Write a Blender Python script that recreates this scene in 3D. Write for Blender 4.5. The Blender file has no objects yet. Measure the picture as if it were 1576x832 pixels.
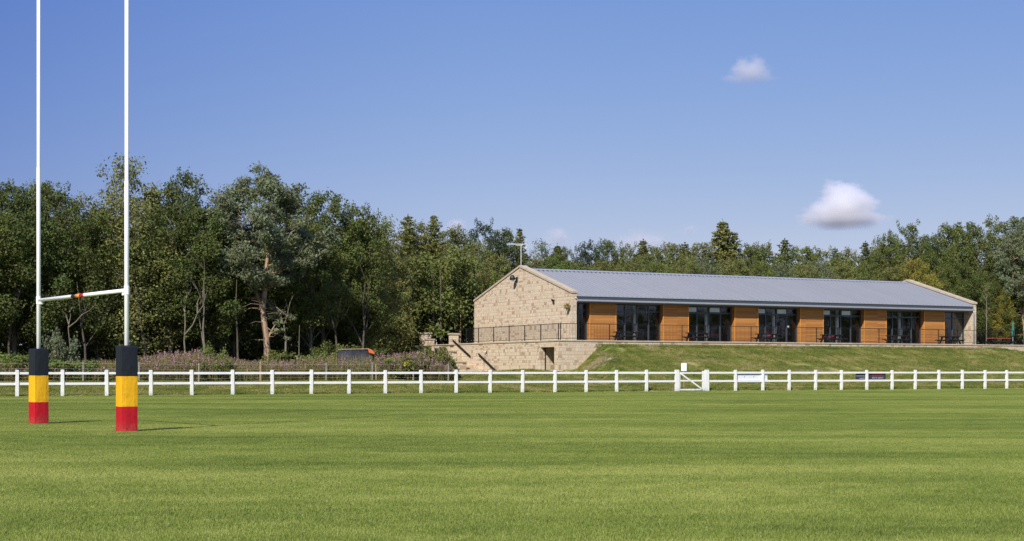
import bpy, bmesh, math, random
import numpy as np
from mathutils import Vector, Matrix
R = math.radians
S = bpy.context.scene
COL = S.collection

# ------------------------------------------------------------------ camera, sky, sun, exposure
F = 2329.0; HOR = 570.0; CX = 788.0; CAMZ = 1.3       # focal length / horizon measured on a 1576 x 832 picture
cam_d = bpy.data.cameras.new('camera'); cam = bpy.data.objects.new('camera', cam_d); COL.objects.link(cam)
cam.location = (0, 0, CAMZ); cam.rotation_euler = (R(90), 0, 0)
cam_d.sensor_width = 36; cam_d.lens = 36 * F / 1576
cam_d.shift_y = (HOR - 416) / 1576
cam_d.clip_start = 0.1; cam_d.clip_end = 30000
S.camera = cam

SUN_EL = R(40.8); SUN_AZ = R(202.5)                    # sun behind the camera, to the left
world = bpy.data.worlds.new('World'); S.world = world; world.use_nodes = True
wn = world.node_tree; wn.nodes.clear()
sky = wn.nodes.new('ShaderNodeTexSky'); sky.sky_type = 'NISHITA'; sky.sun_disc = False
sky.sun_elevation = SUN_EL; sky.sun_rotation = SUN_AZ; sky.altitude = 200
sky.air_density = 1.0; sky.dust_density = 0.35; sky.ozone_density = 3.5
sp_ = wn.nodes.new('ShaderNodeSeparateColor'); cb_ = wn.nodes.new('ShaderNodeCombineColor')
hs = wn.nodes.new('ShaderNodeHueSaturation'); hs.inputs['Saturation'].default_value = 1.12; hs.inputs['Hue'].default_value = 0.512
bg = wn.nodes.new('ShaderNodeBackground'); bg.inputs['Strength'].default_value = 0.08
wo = wn.nodes.new('ShaderNodeOutputWorld')
wn.links.new(sky.outputs[0], hs.inputs['Color'])
for i_, (g_, a_) in enumerate(((.868, .962), (.676, .754), (.287, .797))):      # deeper blue overhead, paler at the treetops
    p_ = wn.nodes.new('ShaderNodeMath'); p_.operation = 'POWER'; p_.inputs[1].default_value = g_
    q_ = wn.nodes.new('ShaderNodeMath'); q_.operation = 'MULTIPLY'; q_.inputs[1].default_value = a_ * .095 ** (g_ - 1)
    wn.links.new(sp_.outputs[i_], p_.inputs[0]); wn.links.new(p_.outputs[0], q_.inputs[0]); wn.links.new(q_.outputs[0], cb_.inputs[i_])
tc_ = wn.nodes.new('ShaderNodeTexCoord'); sx_ = wn.nodes.new('ShaderNodeSeparateXYZ'); wn.links.new(tc_.outputs['Generated'], sx_.inputs[0])
mr_ = wn.nodes.new('ShaderNodeMapRange'); mr_.interpolation_type = 'SMOOTHSTEP'        # the polarised band of sky: deeper blue towards the west
for i_, q_ in enumerate((-.62, .02, .30, 1.0)): mr_.inputs[i_ + 1].default_value = q_
wn.links.new(sx_.outputs[0], mr_.inputs[0])
vm_ = wn.nodes.new('ShaderNodeVectorMath'); vm_.operation = 'SCALE'; wn.links.new(hs.outputs[0], vm_.inputs[0]); wn.links.new(mr_.outputs[0], vm_.inputs['Scale'])
wn.links.new(vm_.outputs[0], sp_.inputs[0]); wn.links.new(cb_.outputs[0], bg.inputs['Color']); wn.links.new(bg.outputs[0], wo.inputs['Surface'])

sd = bpy.data.lights.new('sun', 'SUN'); sd.energy = 4.9; sd.angle = R(0.55); sd.color = (1.0, 0.945, 0.86)
sun = bpy.data.objects.new('sun', sd); COL.objects.link(sun)
sdir = Vector((math.sin(SUN_AZ) * math.cos(SUN_EL), math.cos(SUN_AZ) * math.cos(SUN_EL), math.sin(SUN_EL)))
sun.rotation_euler = sdir.to_track_quat('Z', 'Y').to_euler()
sun.location = (-40, -60, 60)

S.view_settings.view_transform = 'Standard'; S.view_settings.look = 'None'
S.view_settings.exposure = 0.25; S.view_settings.gamma = 1.0; S.view_settings.use_curve_mapping = False
S.render.engine = 'CYCLES'
S.cycles.use_denoising = True; S.cycles.denoiser = 'OPENIMAGEDENOISE'
S.cycles.denoising_input_passes = 'RGB_ALBEDO_NORMAL'; S.cycles.denoising_prefilter = 'NONE'
S.cycles.max_bounces = 10; S.cycles.diffuse_bounces = 3; S.cycles.glossy_bounces = 3
S.cycles.transparent_max_bounces = 12; S.cycles.volume_bounces = 8; S.cycles.caustics_reflective = False
S.cycles.caustics_refractive = False

# ------------------------------------------------------------------ site frame: u along the clubhouse front, v away from the pitch
OX, OY = 3.39, 108.07
ANG = math.atan2(2329.0, 4440.0)
CU, SU = math.cos(ANG), math.sin(ANG)
def W(u, v, z=0.0): return Vector((OX + CU * u - SU * v, OY + SU * u + CU * v, z))
def L(x, y): dx, dy = x - OX, y - OY; return (dx * CU + dy * SU, -dx * SU + dy * CU)
def px_u(px, v):
    k = (px - CX) / F
    return (k * (OY + CU * v) - OX + SU * v) / (CU - k * SU)
def px_v(px, u):
    k = (px - CX) / F
    return (OX + CU * u - k * (OY + SU * u)) / (k * CU + SU)
def z_at(py, Y): return CAMZ + (HOR - py) / F * Y
VF = -15.5                                             # the white fence runs along v = VF

def ss(a, b, x):
    t = min(1.0, max(0.0, (x - a) / (b - a))); return t * t * (3 - 2 * t)
def lin(a, b, x): return min(1.0, max(0.0, (x - a) / (b - a)))
def bump2(x, y):
    return (math.sin(x * 0.9 + 1.3) * math.cos(y * 1.1 - .4) * .5 + math.sin(x * 2.3 - y * 1.7) * .3 + math.sin(x * .37 + y * .53) * .6)
def ground_uv(u, v):
    w = v - VF
    if w <= 0: return 0.0
    z = 0.62 * ss(0.5, 8, w) + 1.1 * ss(8, 21, w) + 1.6 * ss(24, 48, w) + 2.0 * lin(48, 260, w)
    z += (0.02 + .03 * ss(2, 8, w)) * bump2(u, v) * ss(0, 2, w)
    # grass bank below the terrace
    bank = 0.12 + 3.0 * (lin(-12.5, -0.9, v) ** 1.12) + .03 * bump2(u * .5, v * .5)
    lim = 0.55 + (u + 0.16 * (-min(v, 0)) - 0.4) * 0.84
    limr = 3.12 - max(0.0, u - 41.5) * 0.16
    bank = min(bank, 3.12, limr + 6 * ss(60, 61, u))
    if lim < bank: bank = max(lim, 0)
    z = max(z, bank) if v < 0.35 else z
    z += 0.42 * math.exp(-((u + 4.5) / 4.0) ** 2 - ((v + 4.0) / 2.2) ** 2)
    if 0.2 <= u <= 62 and 0.2 <= v <= 21.8: z = 0.35
    elif v > 21.8 and u > -2: z = max(z, 3.4)
    elif u <= .2 and v > -3: t = ss(5, 10, -u); t = max(t, ss(24, 30, v), 1 - ss(-3, 1.5, v)); z = .45 * (1 - t) + z * t
    return z
def ground(x, y): return ground_uv(*L(x, y))

# ------------------------------------------------------------------ tagging
def tag(o, label=None, cat=None, group=None, kind=None):
    if label: o['label'] = label
    if cat: o['category'] = cat
    if group: o['group'] = group
    if kind: o['kind'] = kind
    return o
def empty(name, loc, rz=0.0):
    o = bpy.data.objects.new(name, None); o.location = loc; o.rotation_euler = (0, 0, rz)
    o.empty_display_size = .3; COL.objects.link(o); return o
def copy_tree(o, parent=None):
    c = o.copy(); COL.objects.link(c); c.parent = parent
    for ch in list(o.children): copy_tree(ch, c)
    return c

class MB:
    def __init__(s): s.v = []; s.f = []; s.m = []; s.smooth = False
    def quad(s, a, b, c, d, m=0):
        n = len(s.v); s.v += [tuple(a), tuple(b), tuple(c), tuple(d)]; s.f.append((n, n+1, n+2, n+3)); s.m.append(m)
    def box(s, x0, x1, y0, y1, z0, z1, m=0):
        n = len(s.v)
        s.v += [(x0,y0,z0),(x1,y0,z0),(x1,y1,z0),(x0,y1,z0),(x0,y0,z1),(x1,y0,z1),(x1,y1,z1),(x0,y1,z1)]
        for f in ((0,3,2,1),(4,5,6,7),(0,1,5,4),(1,2,6,5),(2,3,7,6),(3,0,4,7)):
            s.f.append(tuple(n + i for i in f)); s.m.append(m)
        return s
    def prism(s, poly, axis, a0, a1, m=0):
        """poly: list of 2-D points; axis 'x' -> (a, p, q); 'y' -> (p, a, q); 'z' -> (p, q, a)"""
        def P(a, p, q): return {'x': (a, p, q), 'y': (p, a, q), 'z': (p, q, a)}[axis]
        n = len(s.v); k = len(poly)
        s.v += [P(a0, *p) for p in poly] + [P(a1, *p) for p in poly]
        s.f.append(tuple(n + i for i in range(k))[::-1]); s.m.append(m)
        s.f.append(tuple(n + k + i for i in range(k))); s.m.append(m)
        for i in range(k):
            j = (i + 1) % k
            s.f.append((n+i, n+j, n+k+j, n+k+i)); s.m.append(m)
        return s
    def tube(s, pts, rads, n=8, m=0, caps=True):
        pts = [Vector(p) for p in pts]; base = len(s.v); k = len(pts)
        prev = None
        for i, p in enumerate(pts):
            d = (pts[min(i+1, k-1)] - pts[max(i-1, 0)]).normalized()
            if prev is None:
                a = Vector((0, 0, 1)) if abs(d.z) < .9 else Vector((1, 0, 0))
                e1 = d.cross(a).normalized()
            else:
                e1 = (prev - d * prev.dot(d)).normalized()
            prev = e1; e2 = d.cross(e1)
            r = rads[i] if hasattr(rads, '__len__') else rads
            for j in range(n):
                t = 2 * math.pi * j / n
                s.v.append(tuple(p + e1 * math.cos(t) * r + e2 * math.sin(t) * r))
        for i in range(k - 1):
            for j in range(n):
                j2 = (j + 1) % n
                s.f.append((base+i*n+j, base+i*n+j2, base+(i+1)*n+j2, base+(i+1)*n+j)); s.m.append(m)
        if caps:
            s.f.append(tuple(base + j for j in range(n))[::-1]); s.m.append(m)
            s.f.append(tuple(base + (k-1)*n + j for j in range(n))); s.m.append(m)
        return s
    def bar(s, a, b, w, h, m=0):
        """rectangular bar from a to b"""
        a, b = Vector(a), Vector(b); d = (b - a).normalized()
        up = Vector((0, 0, 1)) if abs(d.z) < .95 else Vector((0, 1, 0))
        x = d.cross(up).normalized() * w / 2; y = x.cross(d).normalized() * h / 2
        n = len(s.v)
        for p in (a, b):
            for sx, sy in ((-1,-1),(1,-1),(1,1),(-1,1)): s.v.append(tuple(p + x*sx + y*sy))
        for f in ((0,1,2,3),(7,6,5,4),(0,4,5,1),(1,5,6,2),(2,6,7,3),(3,7,4,0)):
            s.f.append(tuple(n + i for i in f)); s.m.append(m)
        return s
    def lathe(s, prof, c=(0,0), n=16, m=0):
        base = len(s.v); k = len(prof)
        for r, z in prof:
            for j in range(n):
                t = 2*math.pi*j/n; s.v.append((c[0]+r*math.cos(t), c[1]+r*math.sin(t), z))
        for i in range(k-1):
            for j in range(n):
                j2 = (j+1) % n
                s.f.append((base+i*n+j, base+i*n+j2, base+(i+1)*n+j2, base+(i+1)*n+j)); s.m.append(m)
        s.f.append(tuple(base+j for j in range(n))[::-1]); s.m.append(m)
        s.f.append(tuple(base+(k-1)*n+j for j in range(n))); s.m.append(m)
        return s
    def build(s, name, mats, parent=None, smooth=False, bevel=0, color=None):
        me = bpy.data.meshes.new(name); me.from_pydata(s.v, [], s.f)
        if not isinstance(mats, (list, tuple)): mats = [mats]
        for m in mats: me.materials.append(m)
        if len(mats) > 1: me.polygons.foreach_set('material_index', s.m)
        if smooth: me.polygons.foreach_set('use_smooth', [True] * len(s.f))
        bm = bmesh.new(); bm.from_mesh(me); bmesh.ops.recalc_face_normals(bm, faces=bm.faces)
        if bevel:
            bmesh.ops.bevel(bm, geom=list(bm.edges), offset=bevel, segments=2, affect='EDGES', clamp_overlap=True)
        bm.to_mesh(me); bm.free()
        o = bpy.data.objects.new(name, me); COL.objects.link(o)
        if parent: o.parent = parent
        if color: o.color = color
        return o

def np_mesh(name, V, Fq, mats, smooth=False, mi=None, per=4, Ft=None):
    """V (n,3); Fq (m,per) indices -> mesh, fast"""
    me = bpy.data.meshes.new(name)
    me.vertices.add(len(V)); me.vertices.foreach_set('co', np.asarray(V, dtype=np.float32).ravel())
    loops = np.asarray(Fq, dtype=np.int32).ravel(); starts = np.arange(len(Fq), dtype=np.int32) * per
    if Ft is not None:
        starts = np.concatenate([starts, len(loops) + np.arange(len(Ft), dtype=np.int32) * 3])
        loops = np.concatenate([loops, np.asarray(Ft, dtype=np.int32).ravel()])
    me.loops.add(len(loops)); me.loops.foreach_set('vertex_index', loops)
    me.polygons.add(len(starts)); me.polygons.foreach_set('loop_start', starts)
    for m in (mats if isinstance(mats, (list, tuple)) else [mats]): me.materials.append(m)
    if mi is not None: me.polygons.foreach_set('material_index', np.asarray(mi, dtype=np.int32))
    if smooth: me.polygons.foreach_set('use_smooth', np.ones(len(starts), dtype=bool))
    me.update(calc_edges=True); me.validate()
    return me

# ------------------------------------------------------------------ materials
class NT:
    def __init__(s, name):
        s.mat = bpy.data.materials.new(name); s.mat.use_nodes = True; s.t = s.mat.node_tree
        s.b = s.t.nodes['Principled BSDF']; s.out = s.t.nodes['Material Output']
    def n(s, typ, **kw):
        x = s.t.nodes.new(typ)
        for k, v in kw.items(): setattr(x, k, v)
        return x
    def l(s, a, b): s.t.links.new(a, b)
    def val(s, x, inp):
        if isinstance(x, (int, float, tuple, list)): inp.default_value = x
        else: s.l(x, inp)
    def math(s, op, a, b=0.0, clamp=False):
        x = s.n('ShaderNodeMath', operation=op, use_clamp=clamp); s.val(a, x.inputs[0]); s.val(b, x.inputs[1]); return x.outputs[0]
    def mix(s, fac, a, b, mode='MIX'):
        x = s.n('ShaderNodeMix', data_type='RGBA', blend_type=mode); s.val(fac, x.inputs[0])
        s.val(a if not isinstance(a, tuple) or len(a) == 4 else (*a, 1), x.inputs[6])
        s.val(b if not isinstance(b, tuple) or len(b) == 4 else (*b, 1), x.inputs[7]); return x.outputs[2]
    def noise(s, vec, scale, detail=4, rough=.55, dist=0.0):
        x = s.n('ShaderNodeTexNoise'); s.l(vec, x.inputs['Vector']); x.inputs['Scale'].default_value = scale
        x.inputs['Detail'].default_value = detail; x.inputs['Roughness'].default_value = rough
        x.inputs['Distortion'].default_value = dist; return x.outputs['Fac']
    def ramp(s, fac, stops):
        x = s.n('ShaderNodeValToRGB'); s.l(fac, x.inputs[0]); e = x.color_ramp.elements
        while len(e) < len(stops): e.new(.5)
        for i, (p, c) in enumerate(stops): e[i].position = p; e[i].color = (*c, 1) if len(c) == 3 else c
        return x.outputs[0]
    def rng(s, x, a, b, c=0.0, d=1.0, smooth=False):
        m = s.n('ShaderNodeMapRange', interpolation_type='SMOOTHSTEP' if smooth else 'LINEAR')
        s.l(x, m.inputs[0])
        for i, q in enumerate((a, b, c, d)): m.inputs[i + 1].default_value = q
        return m.outputs[0]
    def mapv(s, vec, scale=(1,1,1), rot=(0,0,0), loc=(0,0,0)):
        x = s.n('ShaderNodeMapping'); s.l(vec, x.inputs[0]); x.inputs['Scale'].default_value = scale
        x.inputs['Rotation'].default_value = rot; x.inputs['Location'].default_value = loc; return x.outputs[0]
    def obj(s): return s.n('ShaderNodeTexCoord').outputs['Object']
    def pos(s): return s.n('ShaderNodeNewGeometry').outputs['Position']
    def bump(s, h, strength=.5, dist=.02):
        x = s.n('ShaderNodeBump'); x.inputs['Strength'].default_value = strength; x.inputs['Distance'].default_value = dist
        s.l(h, x.inputs['Height']); s.l(x.outputs[0], s.b.inputs['Normal'])
    def set(s, color=None, rough=None, metal=None, spec=None):
        if color is not None: s.val(color if not isinstance(color, tuple) or len(color) == 4 else (*color, 1), s.b.inputs['Base Color'])
        if rough is not None: s.val(rough, s.b.inputs['Roughness'])
        if metal is not None: s.val(metal, s.b.inputs['Metallic'])
        if spec is not None: s.val(spec, s.b.inputs['Specular IOR Level'])
        return s.mat

def simple(name, col, rough=.6, metal=0, var=.12, scale=6, bump=0.0, spec=.4):
    m = NT(name); o = m.obj(); n = m.noise(o, scale, 5)
    c = m.mix(m.rng(n, .3, .7), tuple(x * (1 - var) for x in col), tuple(min(1, x * (1 + var)) for x in col))
    if bump: m.bump(m.noise(o, scale * 6, 4), bump, .01)
    return m.set(c, rough, metal, spec)

M = {}
def fence_white():
    m = NT('white_plastic'); o = m.obj(); sp = m.n('ShaderNodeSeparateXYZ'); m.l(o, sp.inputs[0])
    c = m.mix(m.rng(m.noise(o, 3, 5), .3, .7), (.78, .78, .76), (.84, .84, .83))
    d = m.math('MULTIPLY', m.rng(sp.outputs[2], .0, .32, 1, 0, True), m.rng(m.noise(o, 7, 5), .38, .62))
    c = m.mix(m.math('MULTIPLY', d, .7), c, (.33, .34, .18)); c = m.mix(m.math('MULTIPLY', m.rng(m.noise(m.mapv(o, (9, 9, 1.5)), 1, 5), .55, .75), .3), c, (.55, .56, .48))
    return m.set(c, .5)
M['white_plastic'] = fence_white()
M['white_paint'] = simple('white_paint', (.90, .90, .89), .4, var=.03, scale=2)
M['dark_frame'] = simple('dark_frame', (.085, .095, .11), .4, .3)
M['rail'] = simple('rail', (.018, .02, .022), .5, .4)
M['pink'] = simple('petal_pink', (.30, .17, .20), .8, var=.3)
M['gutter'] = simple('gutter', (.42, .45, .50), .35, .3, var=.06)
M['fascia'] = simple('fascia', (.06, .068, .085), .5)
M['soffit'] = simple('soffit', (.16, .17, .18), .7)
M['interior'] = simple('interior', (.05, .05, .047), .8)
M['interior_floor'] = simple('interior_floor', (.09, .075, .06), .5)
M['column'] = simple('column', (.85, .85, .82), .6)
M['red'] = simple('red_cloth', (.55, .012, .03), .6)
M['picnic'] = simple('picnic_wood', (.016, .014, .013), .6, var=.3)
M['orange_wood'] = simple('orange_wood', (.36, .08, .035), .6, var=.15)
M['lamp_dark'] = simple('lamp_dark', (.03, .045, .045), .35, .4)
M['alu'] = simple('aluminium', (.62, .62, .64), .4, .25)
M['timber'] = simple('timber', (.30, .21, .12), .85, var=.3, scale=12)
M['timber_grey'] = simple('timber_grey', (.26, .25, .21), .85, var=.3, scale=12)
M['tarp'] = simple('tarp', (.018, .02, .026), .75, var=.4, scale=2, bump=.6)
M['orange'] = simple('orange_cover', (.62, .13, .03), .5, var=.15)
M['green_cloth'] = simple('green_cloth', (.04, .15, .115), .8)
M['black_vinyl'] = None
def vinyl(name, col, grime=0.0):
    m = NT(name); o = m.obj(); n = m.noise(o, 5, 6); n2 = m.noise(m.mapv(o, (14, 14, 3)), 1, 3)
    c = m.mix(m.rng(n, .35, .75, 0, .55), col, tuple(x * .72 for x in col))
    if grime:
        z = m.n('ShaderNodeSeparateXYZ'); m.l(o, z.inputs[0])
        low = m.math('MULTIPLY', m.rng(z.outputs[2], .02, .28, 1, 0, True), m.rng(m.noise(o, 18, 5), .35, .65))
        c = m.mix(m.math('MULTIPLY', low, grime), c, (.22, .18, .11))
    m.bump(m.math('ADD', m.noise(o, 7, 4, .6, .8), m.math('MULTIPLY', n2, .6)), .55, .02)
    return m.set(c, .48)
M['v_black'] = vinyl('vinyl_black', (.011, .013, .019))
M['v_yellow'] = vinyl('vinyl_yellow', (.88, .46, .006))
M['v_red'] = vinyl('vinyl_red', (.50, .004, .014), .35)

def stone_mat(name, base=(.64, .545, .41), bw=.31, bh=.205, tint=1.0):
    m = NT(name); o = m.obj(); s = m.n('ShaderNodeSeparateXYZ'); m.l(o, s.inputs[0])
    c = m.n('ShaderNodeCombineXYZ'); z_ = s.outputs[2]                                                 # courses of uneven height, stones of uneven length
    z_ = m.math('ADD', z_, m.math('MULTIPLY', m.math('SINE', m.math('MULTIPLY', s.outputs[2], 6.1)), .055))
    z_ = m.math('ADD', z_, m.math('MULTIPLY', m.math('SINE', m.math('MULTIPLY', s.outputs[2], 14.3)), .022))
    x_ = m.math('ADD', s.outputs[0], s.outputs[1]); row_ = m.math('FLOOR', m.math('MULTIPLY', z_, 1 / bh))
    x_ = m.math('ADD', x_, m.math('MULTIPLY', m.math('SINE', m.math('ADD', m.math('MULTIPLY', x_, 4.3), m.math('MULTIPLY', row_, 2.4))), .085))
    x_ = m.math('ADD', x_, m.math('MULTIPLY', m.math('SINE', m.math('ADD', m.math('MULTIPLY', x_, 9.7), m.math('MULTIPLY', row_, 5.1))), .03))
    m.l(x_, c.inputs[0]); m.l(z_, c.inputs[1])
    br = m.n('ShaderNodeTexBrick'); m.l(c.outputs[0], br.inputs['Vector'])
    br.offset = .5; br.offset_frequency = 2; br.squash = .62; br.squash_frequency = 3
    br.inputs['Scale'].default_value = 1; br.inputs['Brick Width'].default_value = bw; br.inputs['Row Height'].default_value = bh
    br.inputs['Mortar Size'].default_value = .012; br.inputs['Mortar Smooth'].default_value = .3; br.inputs['Bias'].default_value = 0
    br.inputs['Color1'].default_value = (0, 0, 0, 1); br.inputs['Color2'].default_value = (1, 1, 1, 1); br.inputs['Mortar'].default_value = (.5, .5, .5, 1)
    b = base
    col = m.ramp(br.outputs['Color'], [(0, (b[0]*.52, b[1]*.46, b[2]*.44)), (.12, (b[0]*.72, b[1]*.61, b[2]*.57)), (.25, (b[0]*.98, b[1]*.93, b[2]*.88)),
                                       (.6, b), (.84, (b[0]*1.10, b[1]*1.13, b[2]*1.13)), (1, (b[0]*1.05, b[1]*.98, b[2]*.98))])
    n1 = m.noise(o, 1.1, 5); n2 = m.noise(o, 16, 5)
    col = m.mix(m.rng(n2, .35, .75, 0, .45), col, (b[0]*.68, b[1]*.60, b[2]*.55))
    col = m.mix(m.rng(n1, .35, .75, 0, .22), col, (b[0]*.85, b[1]*.72, b[2]*.62))
    col = m.mix(m.math('MULTIPLY', br.outputs['Fac'], .75), col, (.40, .34, .25))
    h = m.math('SUBTRACT', m.math('MULTIPLY', n2, .6), br.outputs['Fac'])
    m.bump(h, .7, .02)
    return m.set(col, .9, 0, .2)
M['stone'] = stone_mat('coursed_stone')
M['coping'] = simple('coping_stone', (.46, .385, .28), .85, var=.16, scale=3, bump=.3)
M['paving'] = simple('paving_stone', (.30, .27, .22), .9, var=.1, scale=2)
M['concrete'] = simple('concrete', (.36, .34, .30), .9, var=.15, scale=4, bump=.3)

def wood_mat():
    m = NT('larch_cladding'); o = m.obj(); s = m.n('ShaderNodeSeparateXYZ'); m.l(o, s.inputs[0])
    zz = m.math('MULTIPLY', s.outputs[2], 1 / .11)
    fr = m.math('FRACT', zz); idx = m.math('FLOOR', zz)
    c = m.n('ShaderNodeCombineXYZ'); m.l(m.math('FLOOR', m.math('MULTIPLY', s.outputs[0], .4)), c.inputs[0]); m.l(idx, c.inputs[2])
    wn_ = m.n('ShaderNodeTexWhiteNoise'); m.l(c.outputs[0], wn_.inputs['Vector'])
    g = m.noise(m.mapv(o, (1.2, 1.2, 26)), 1, 5)
    col = m.mix(wn_.outputs['Value'], (.40, .17, .042), (.60, .28, .078))
    col = m.mix(m.rng(g, .35, .75, 0, .5), col, (.36, .125, .022))
    groove = m.math('LESS_THAN', fr, .10)
    col = m.mix(m.math('MULTIPLY', groove, .75), col, (.06, .025, .01))
    m.bump(m.math('SUBTRACT', m.math('MULTIPLY', g, .2), groove), .6, .015)
    return m.set(col, .55, 0, .3)
M['wood'] = wood_mat()
M['wood_trim'] = simple('larch_trim', (.62, .27, .06), .55, var=.12, scale=8)

def roof_mat():
    m = NT('zinc_roof'); o = m.obj(); s = m.n('ShaderNodeSeparateXYZ'); m.l(o, s.inputs[0])
    c = m.n('ShaderNodeCombineXYZ'); m.l(m.math('FLOOR', m.math('MULTIPLY', s.outputs[0], 1 / .4)), c.inputs[0])
    wn_ = m.n('ShaderNodeTexWhiteNoise'); m.l(c.outputs[0], wn_.inputs['Vector'])
    n = m.noise(m.mapv(o, (.6, .25, 1)), 1, 5)
    f = m.math('ADD', m.math('MULTIPLY', wn_.outputs['Value'], .35), m.math('MULTIPLY', n, .65))
    col = m.mix(f, (.325, .345, .38), (.385, .40, .435))
    return m.set(col, .48, .25, .4)
M['roof'] = roof_mat()

def glass_mat():
    m = NT('window_glass'); t = m.t; t.nodes.remove(m.b)
    lw_ = m.n('ShaderNodeLayerWeight'); fac = m.math('ADD', m.math('MULTIPLY', m.math('POWER', lw_.outputs['Facing'], 5), .93), .07)
    tr = m.n('ShaderNodeBsdfTransparent'); tr.inputs[0].default_value = (.80, .84, .84, 1)
    gl = m.n('ShaderNodeBsdfGlossy'); gl.inputs['Roughness'].default_value = .02; gl.inputs['Color'].default_value = (.9, .95, 1, 1)
    mx = m.n('ShaderNodeMixShader'); m.l(fac, mx.inputs[0]); m.l(tr.outputs[0], mx.inputs[1]); m.l(gl.outputs[0], mx.inputs[2])
    m.l(mx.outputs[0], m.out.inputs[0]); return m.mat
M['glass'] = glass_mat()
M['vent_glass'] = simple('sky_tinted_vent_pane', (.60, .70, .84), .15, 0, var=.1, scale=2, spec=.9)  # sky reflection on the top vents painted in as pale opaque blue

# turf colour, shared by the ground sheet and the blades (mown lines: light on leaning blades painted as bands; drier patches are its own colour)
def turf_color(m, blade=False):
    p = m.pos()
    band = m.noise(m.mapv(p, (.035, .42, 1), (0, 0, R(-3))), 1, 3, .55, .25)
    patch = m.noise(p, .16, 4); fine = m.noise(p, 1.6, 3); sp = m.noise(p, 14, 3)
    wide = m.noise(m.mapv(p, (.09, .20, 1), (0, 0, R(16))), 1, 4, .6, .6)
    f = m.math('ADD', m.math('ADD', m.math('MULTIPLY', band, .27), m.math('MULTIPLY', patch, .15)), m.math('ADD', m.math('MULTIPLY', wide, .38), m.math('MULTIPLY', fine, .2)))
    k = 1.0
    col = m.ramp(f, [(.40, (.185*k, .25*k, .04*k)), (.5, (.335*k, .40*k, .08*k)), (.585, (.50*k, .53*k, .14*k))])
    col = m.mix(m.rng(sp, .5, .8, 0, .35), col, (.30, .31, .10))
    return col
def turf_mat():
    m = NT('mown_turf'); c = turf_color(m); c = m.mix(.35, c, (.05, .075, .012))
    p = m.pos(); m.bump(m.noise(p, 30, 4), .8, .03); return m.set(c, .95, 0, .1)
def blade_mat():
    m = NT('grass_blade'); c = turf_color(m)
    o = m.n('ShaderNodeNewGeometry').outputs['Random Per Island']
    c = m.mix(m.math('MULTIPLY', o, .5), c, m.mix(m.math('GREATER_THAN', o, .9), (.09, .16, .02), (.42, .38, .16)))
    m.set(c, .5, 0, .35)
    tl = m.n('ShaderNodeBsdfTranslucent'); m.l(c, tl.inputs[0])
    mx = m.n('ShaderNodeMixShader'); mx.inputs[0].default_value = .42
    m.l(m.b.outputs[0], mx.inputs[1]); m.l(tl.outputs[0], mx.inputs[2]); m.l(mx.outputs[0], m.out.inputs[0]); return m.mat
M['turf'] = turf_mat(); M['blade'] = blade_mat()
def rough_color(m):
    p = m.pos(); a = m.noise(m.mapv(p, (.35, .5, 1)), 1, 5, .6, .4); b = m.noise(p, 1.7, 5, .65); c2 = m.noise(p, .09, 3)
    f = m.math('ADD', m.math('MULTIPLY', a, .45), m.math('MULTIPLY', b, .55)); f = m.math('ADD', f, m.math('MULTIPLY', m.math('SUBTRACT', m.noise(p, .22, 3), .5), .25))
    col = m.ramp(f, [(.36, (.10, .145, .024)), (.45, (.17, .215, .038)), (.53, (.27, .28, .07)), (.60, (.42, .36, .15)), (.68, (.52, .41, .25))])
    return worn(m, col), c2
def worn(m, col):
    p = m.pos(); out = col
    for (u_, v_, z_, ru, rv, k_) in ((px_u(922, -3.2), -3.2, 0, .7, 1.7, .9), (px_u(906, -7), -7, 0, .8, 1.4, .8), (px_u(1004, -1.5), -1.5, 0, .6, .35, 1.0), (px_u(1225, -1.5), -1.5, 0, 1.8, .3, .6), (px_u(1500, -1.8), -1.8, 0, 1.8, .3, .6), (px_u(1250, -8), -8, 0, 3, .5, .5), (px_u(935, -10), -10, 0, 2.5, .6, .8), (px_u(1080, -5), -5, 0, 2, .3, .5)):
        q = W(u_, v_, z_); mp = m.mapv(m.mapv(p, loc=(-q.x, -q.y, 0)), (1, 1, 0), (0, 0, -ANG)); mp = m.mapv(mp, (1 / ru, 1 / rv, 0))
        ln = m.n('ShaderNodeVectorMath', operation='LENGTH'); m.l(mp, ln.inputs[0])
        f = m.math('ADD', ln.outputs['Value'], m.math('MULTIPLY', m.math('SUBTRACT', m.noise(p, 1.9, 6, .7), .5), 3.2))
        out = m.mix(m.math('MULTIPLY', m.rng(f, .45, 1.1, 1, 0), k_), out, (.50, .40, .28))
    return out
def rough_mat():
    m = NT('rough_grass_ground'); col, c2 = rough_color(m); p = m.pos()
    # forest floor beyond the meadow strip
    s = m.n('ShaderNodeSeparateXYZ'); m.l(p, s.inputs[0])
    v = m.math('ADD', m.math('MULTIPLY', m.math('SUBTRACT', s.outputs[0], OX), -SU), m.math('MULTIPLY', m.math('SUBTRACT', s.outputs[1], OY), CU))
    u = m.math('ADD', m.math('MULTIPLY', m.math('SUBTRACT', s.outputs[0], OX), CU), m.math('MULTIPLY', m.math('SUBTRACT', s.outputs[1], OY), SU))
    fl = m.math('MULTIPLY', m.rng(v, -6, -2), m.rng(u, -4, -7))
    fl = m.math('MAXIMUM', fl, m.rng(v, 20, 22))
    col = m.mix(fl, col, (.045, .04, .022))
    col = m.mix(.3, col, (.06, .07, .02)); m.bump(m.noise(p, 9, 5), .9, .08); return m.set(col, .95, 0, .1)
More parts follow.
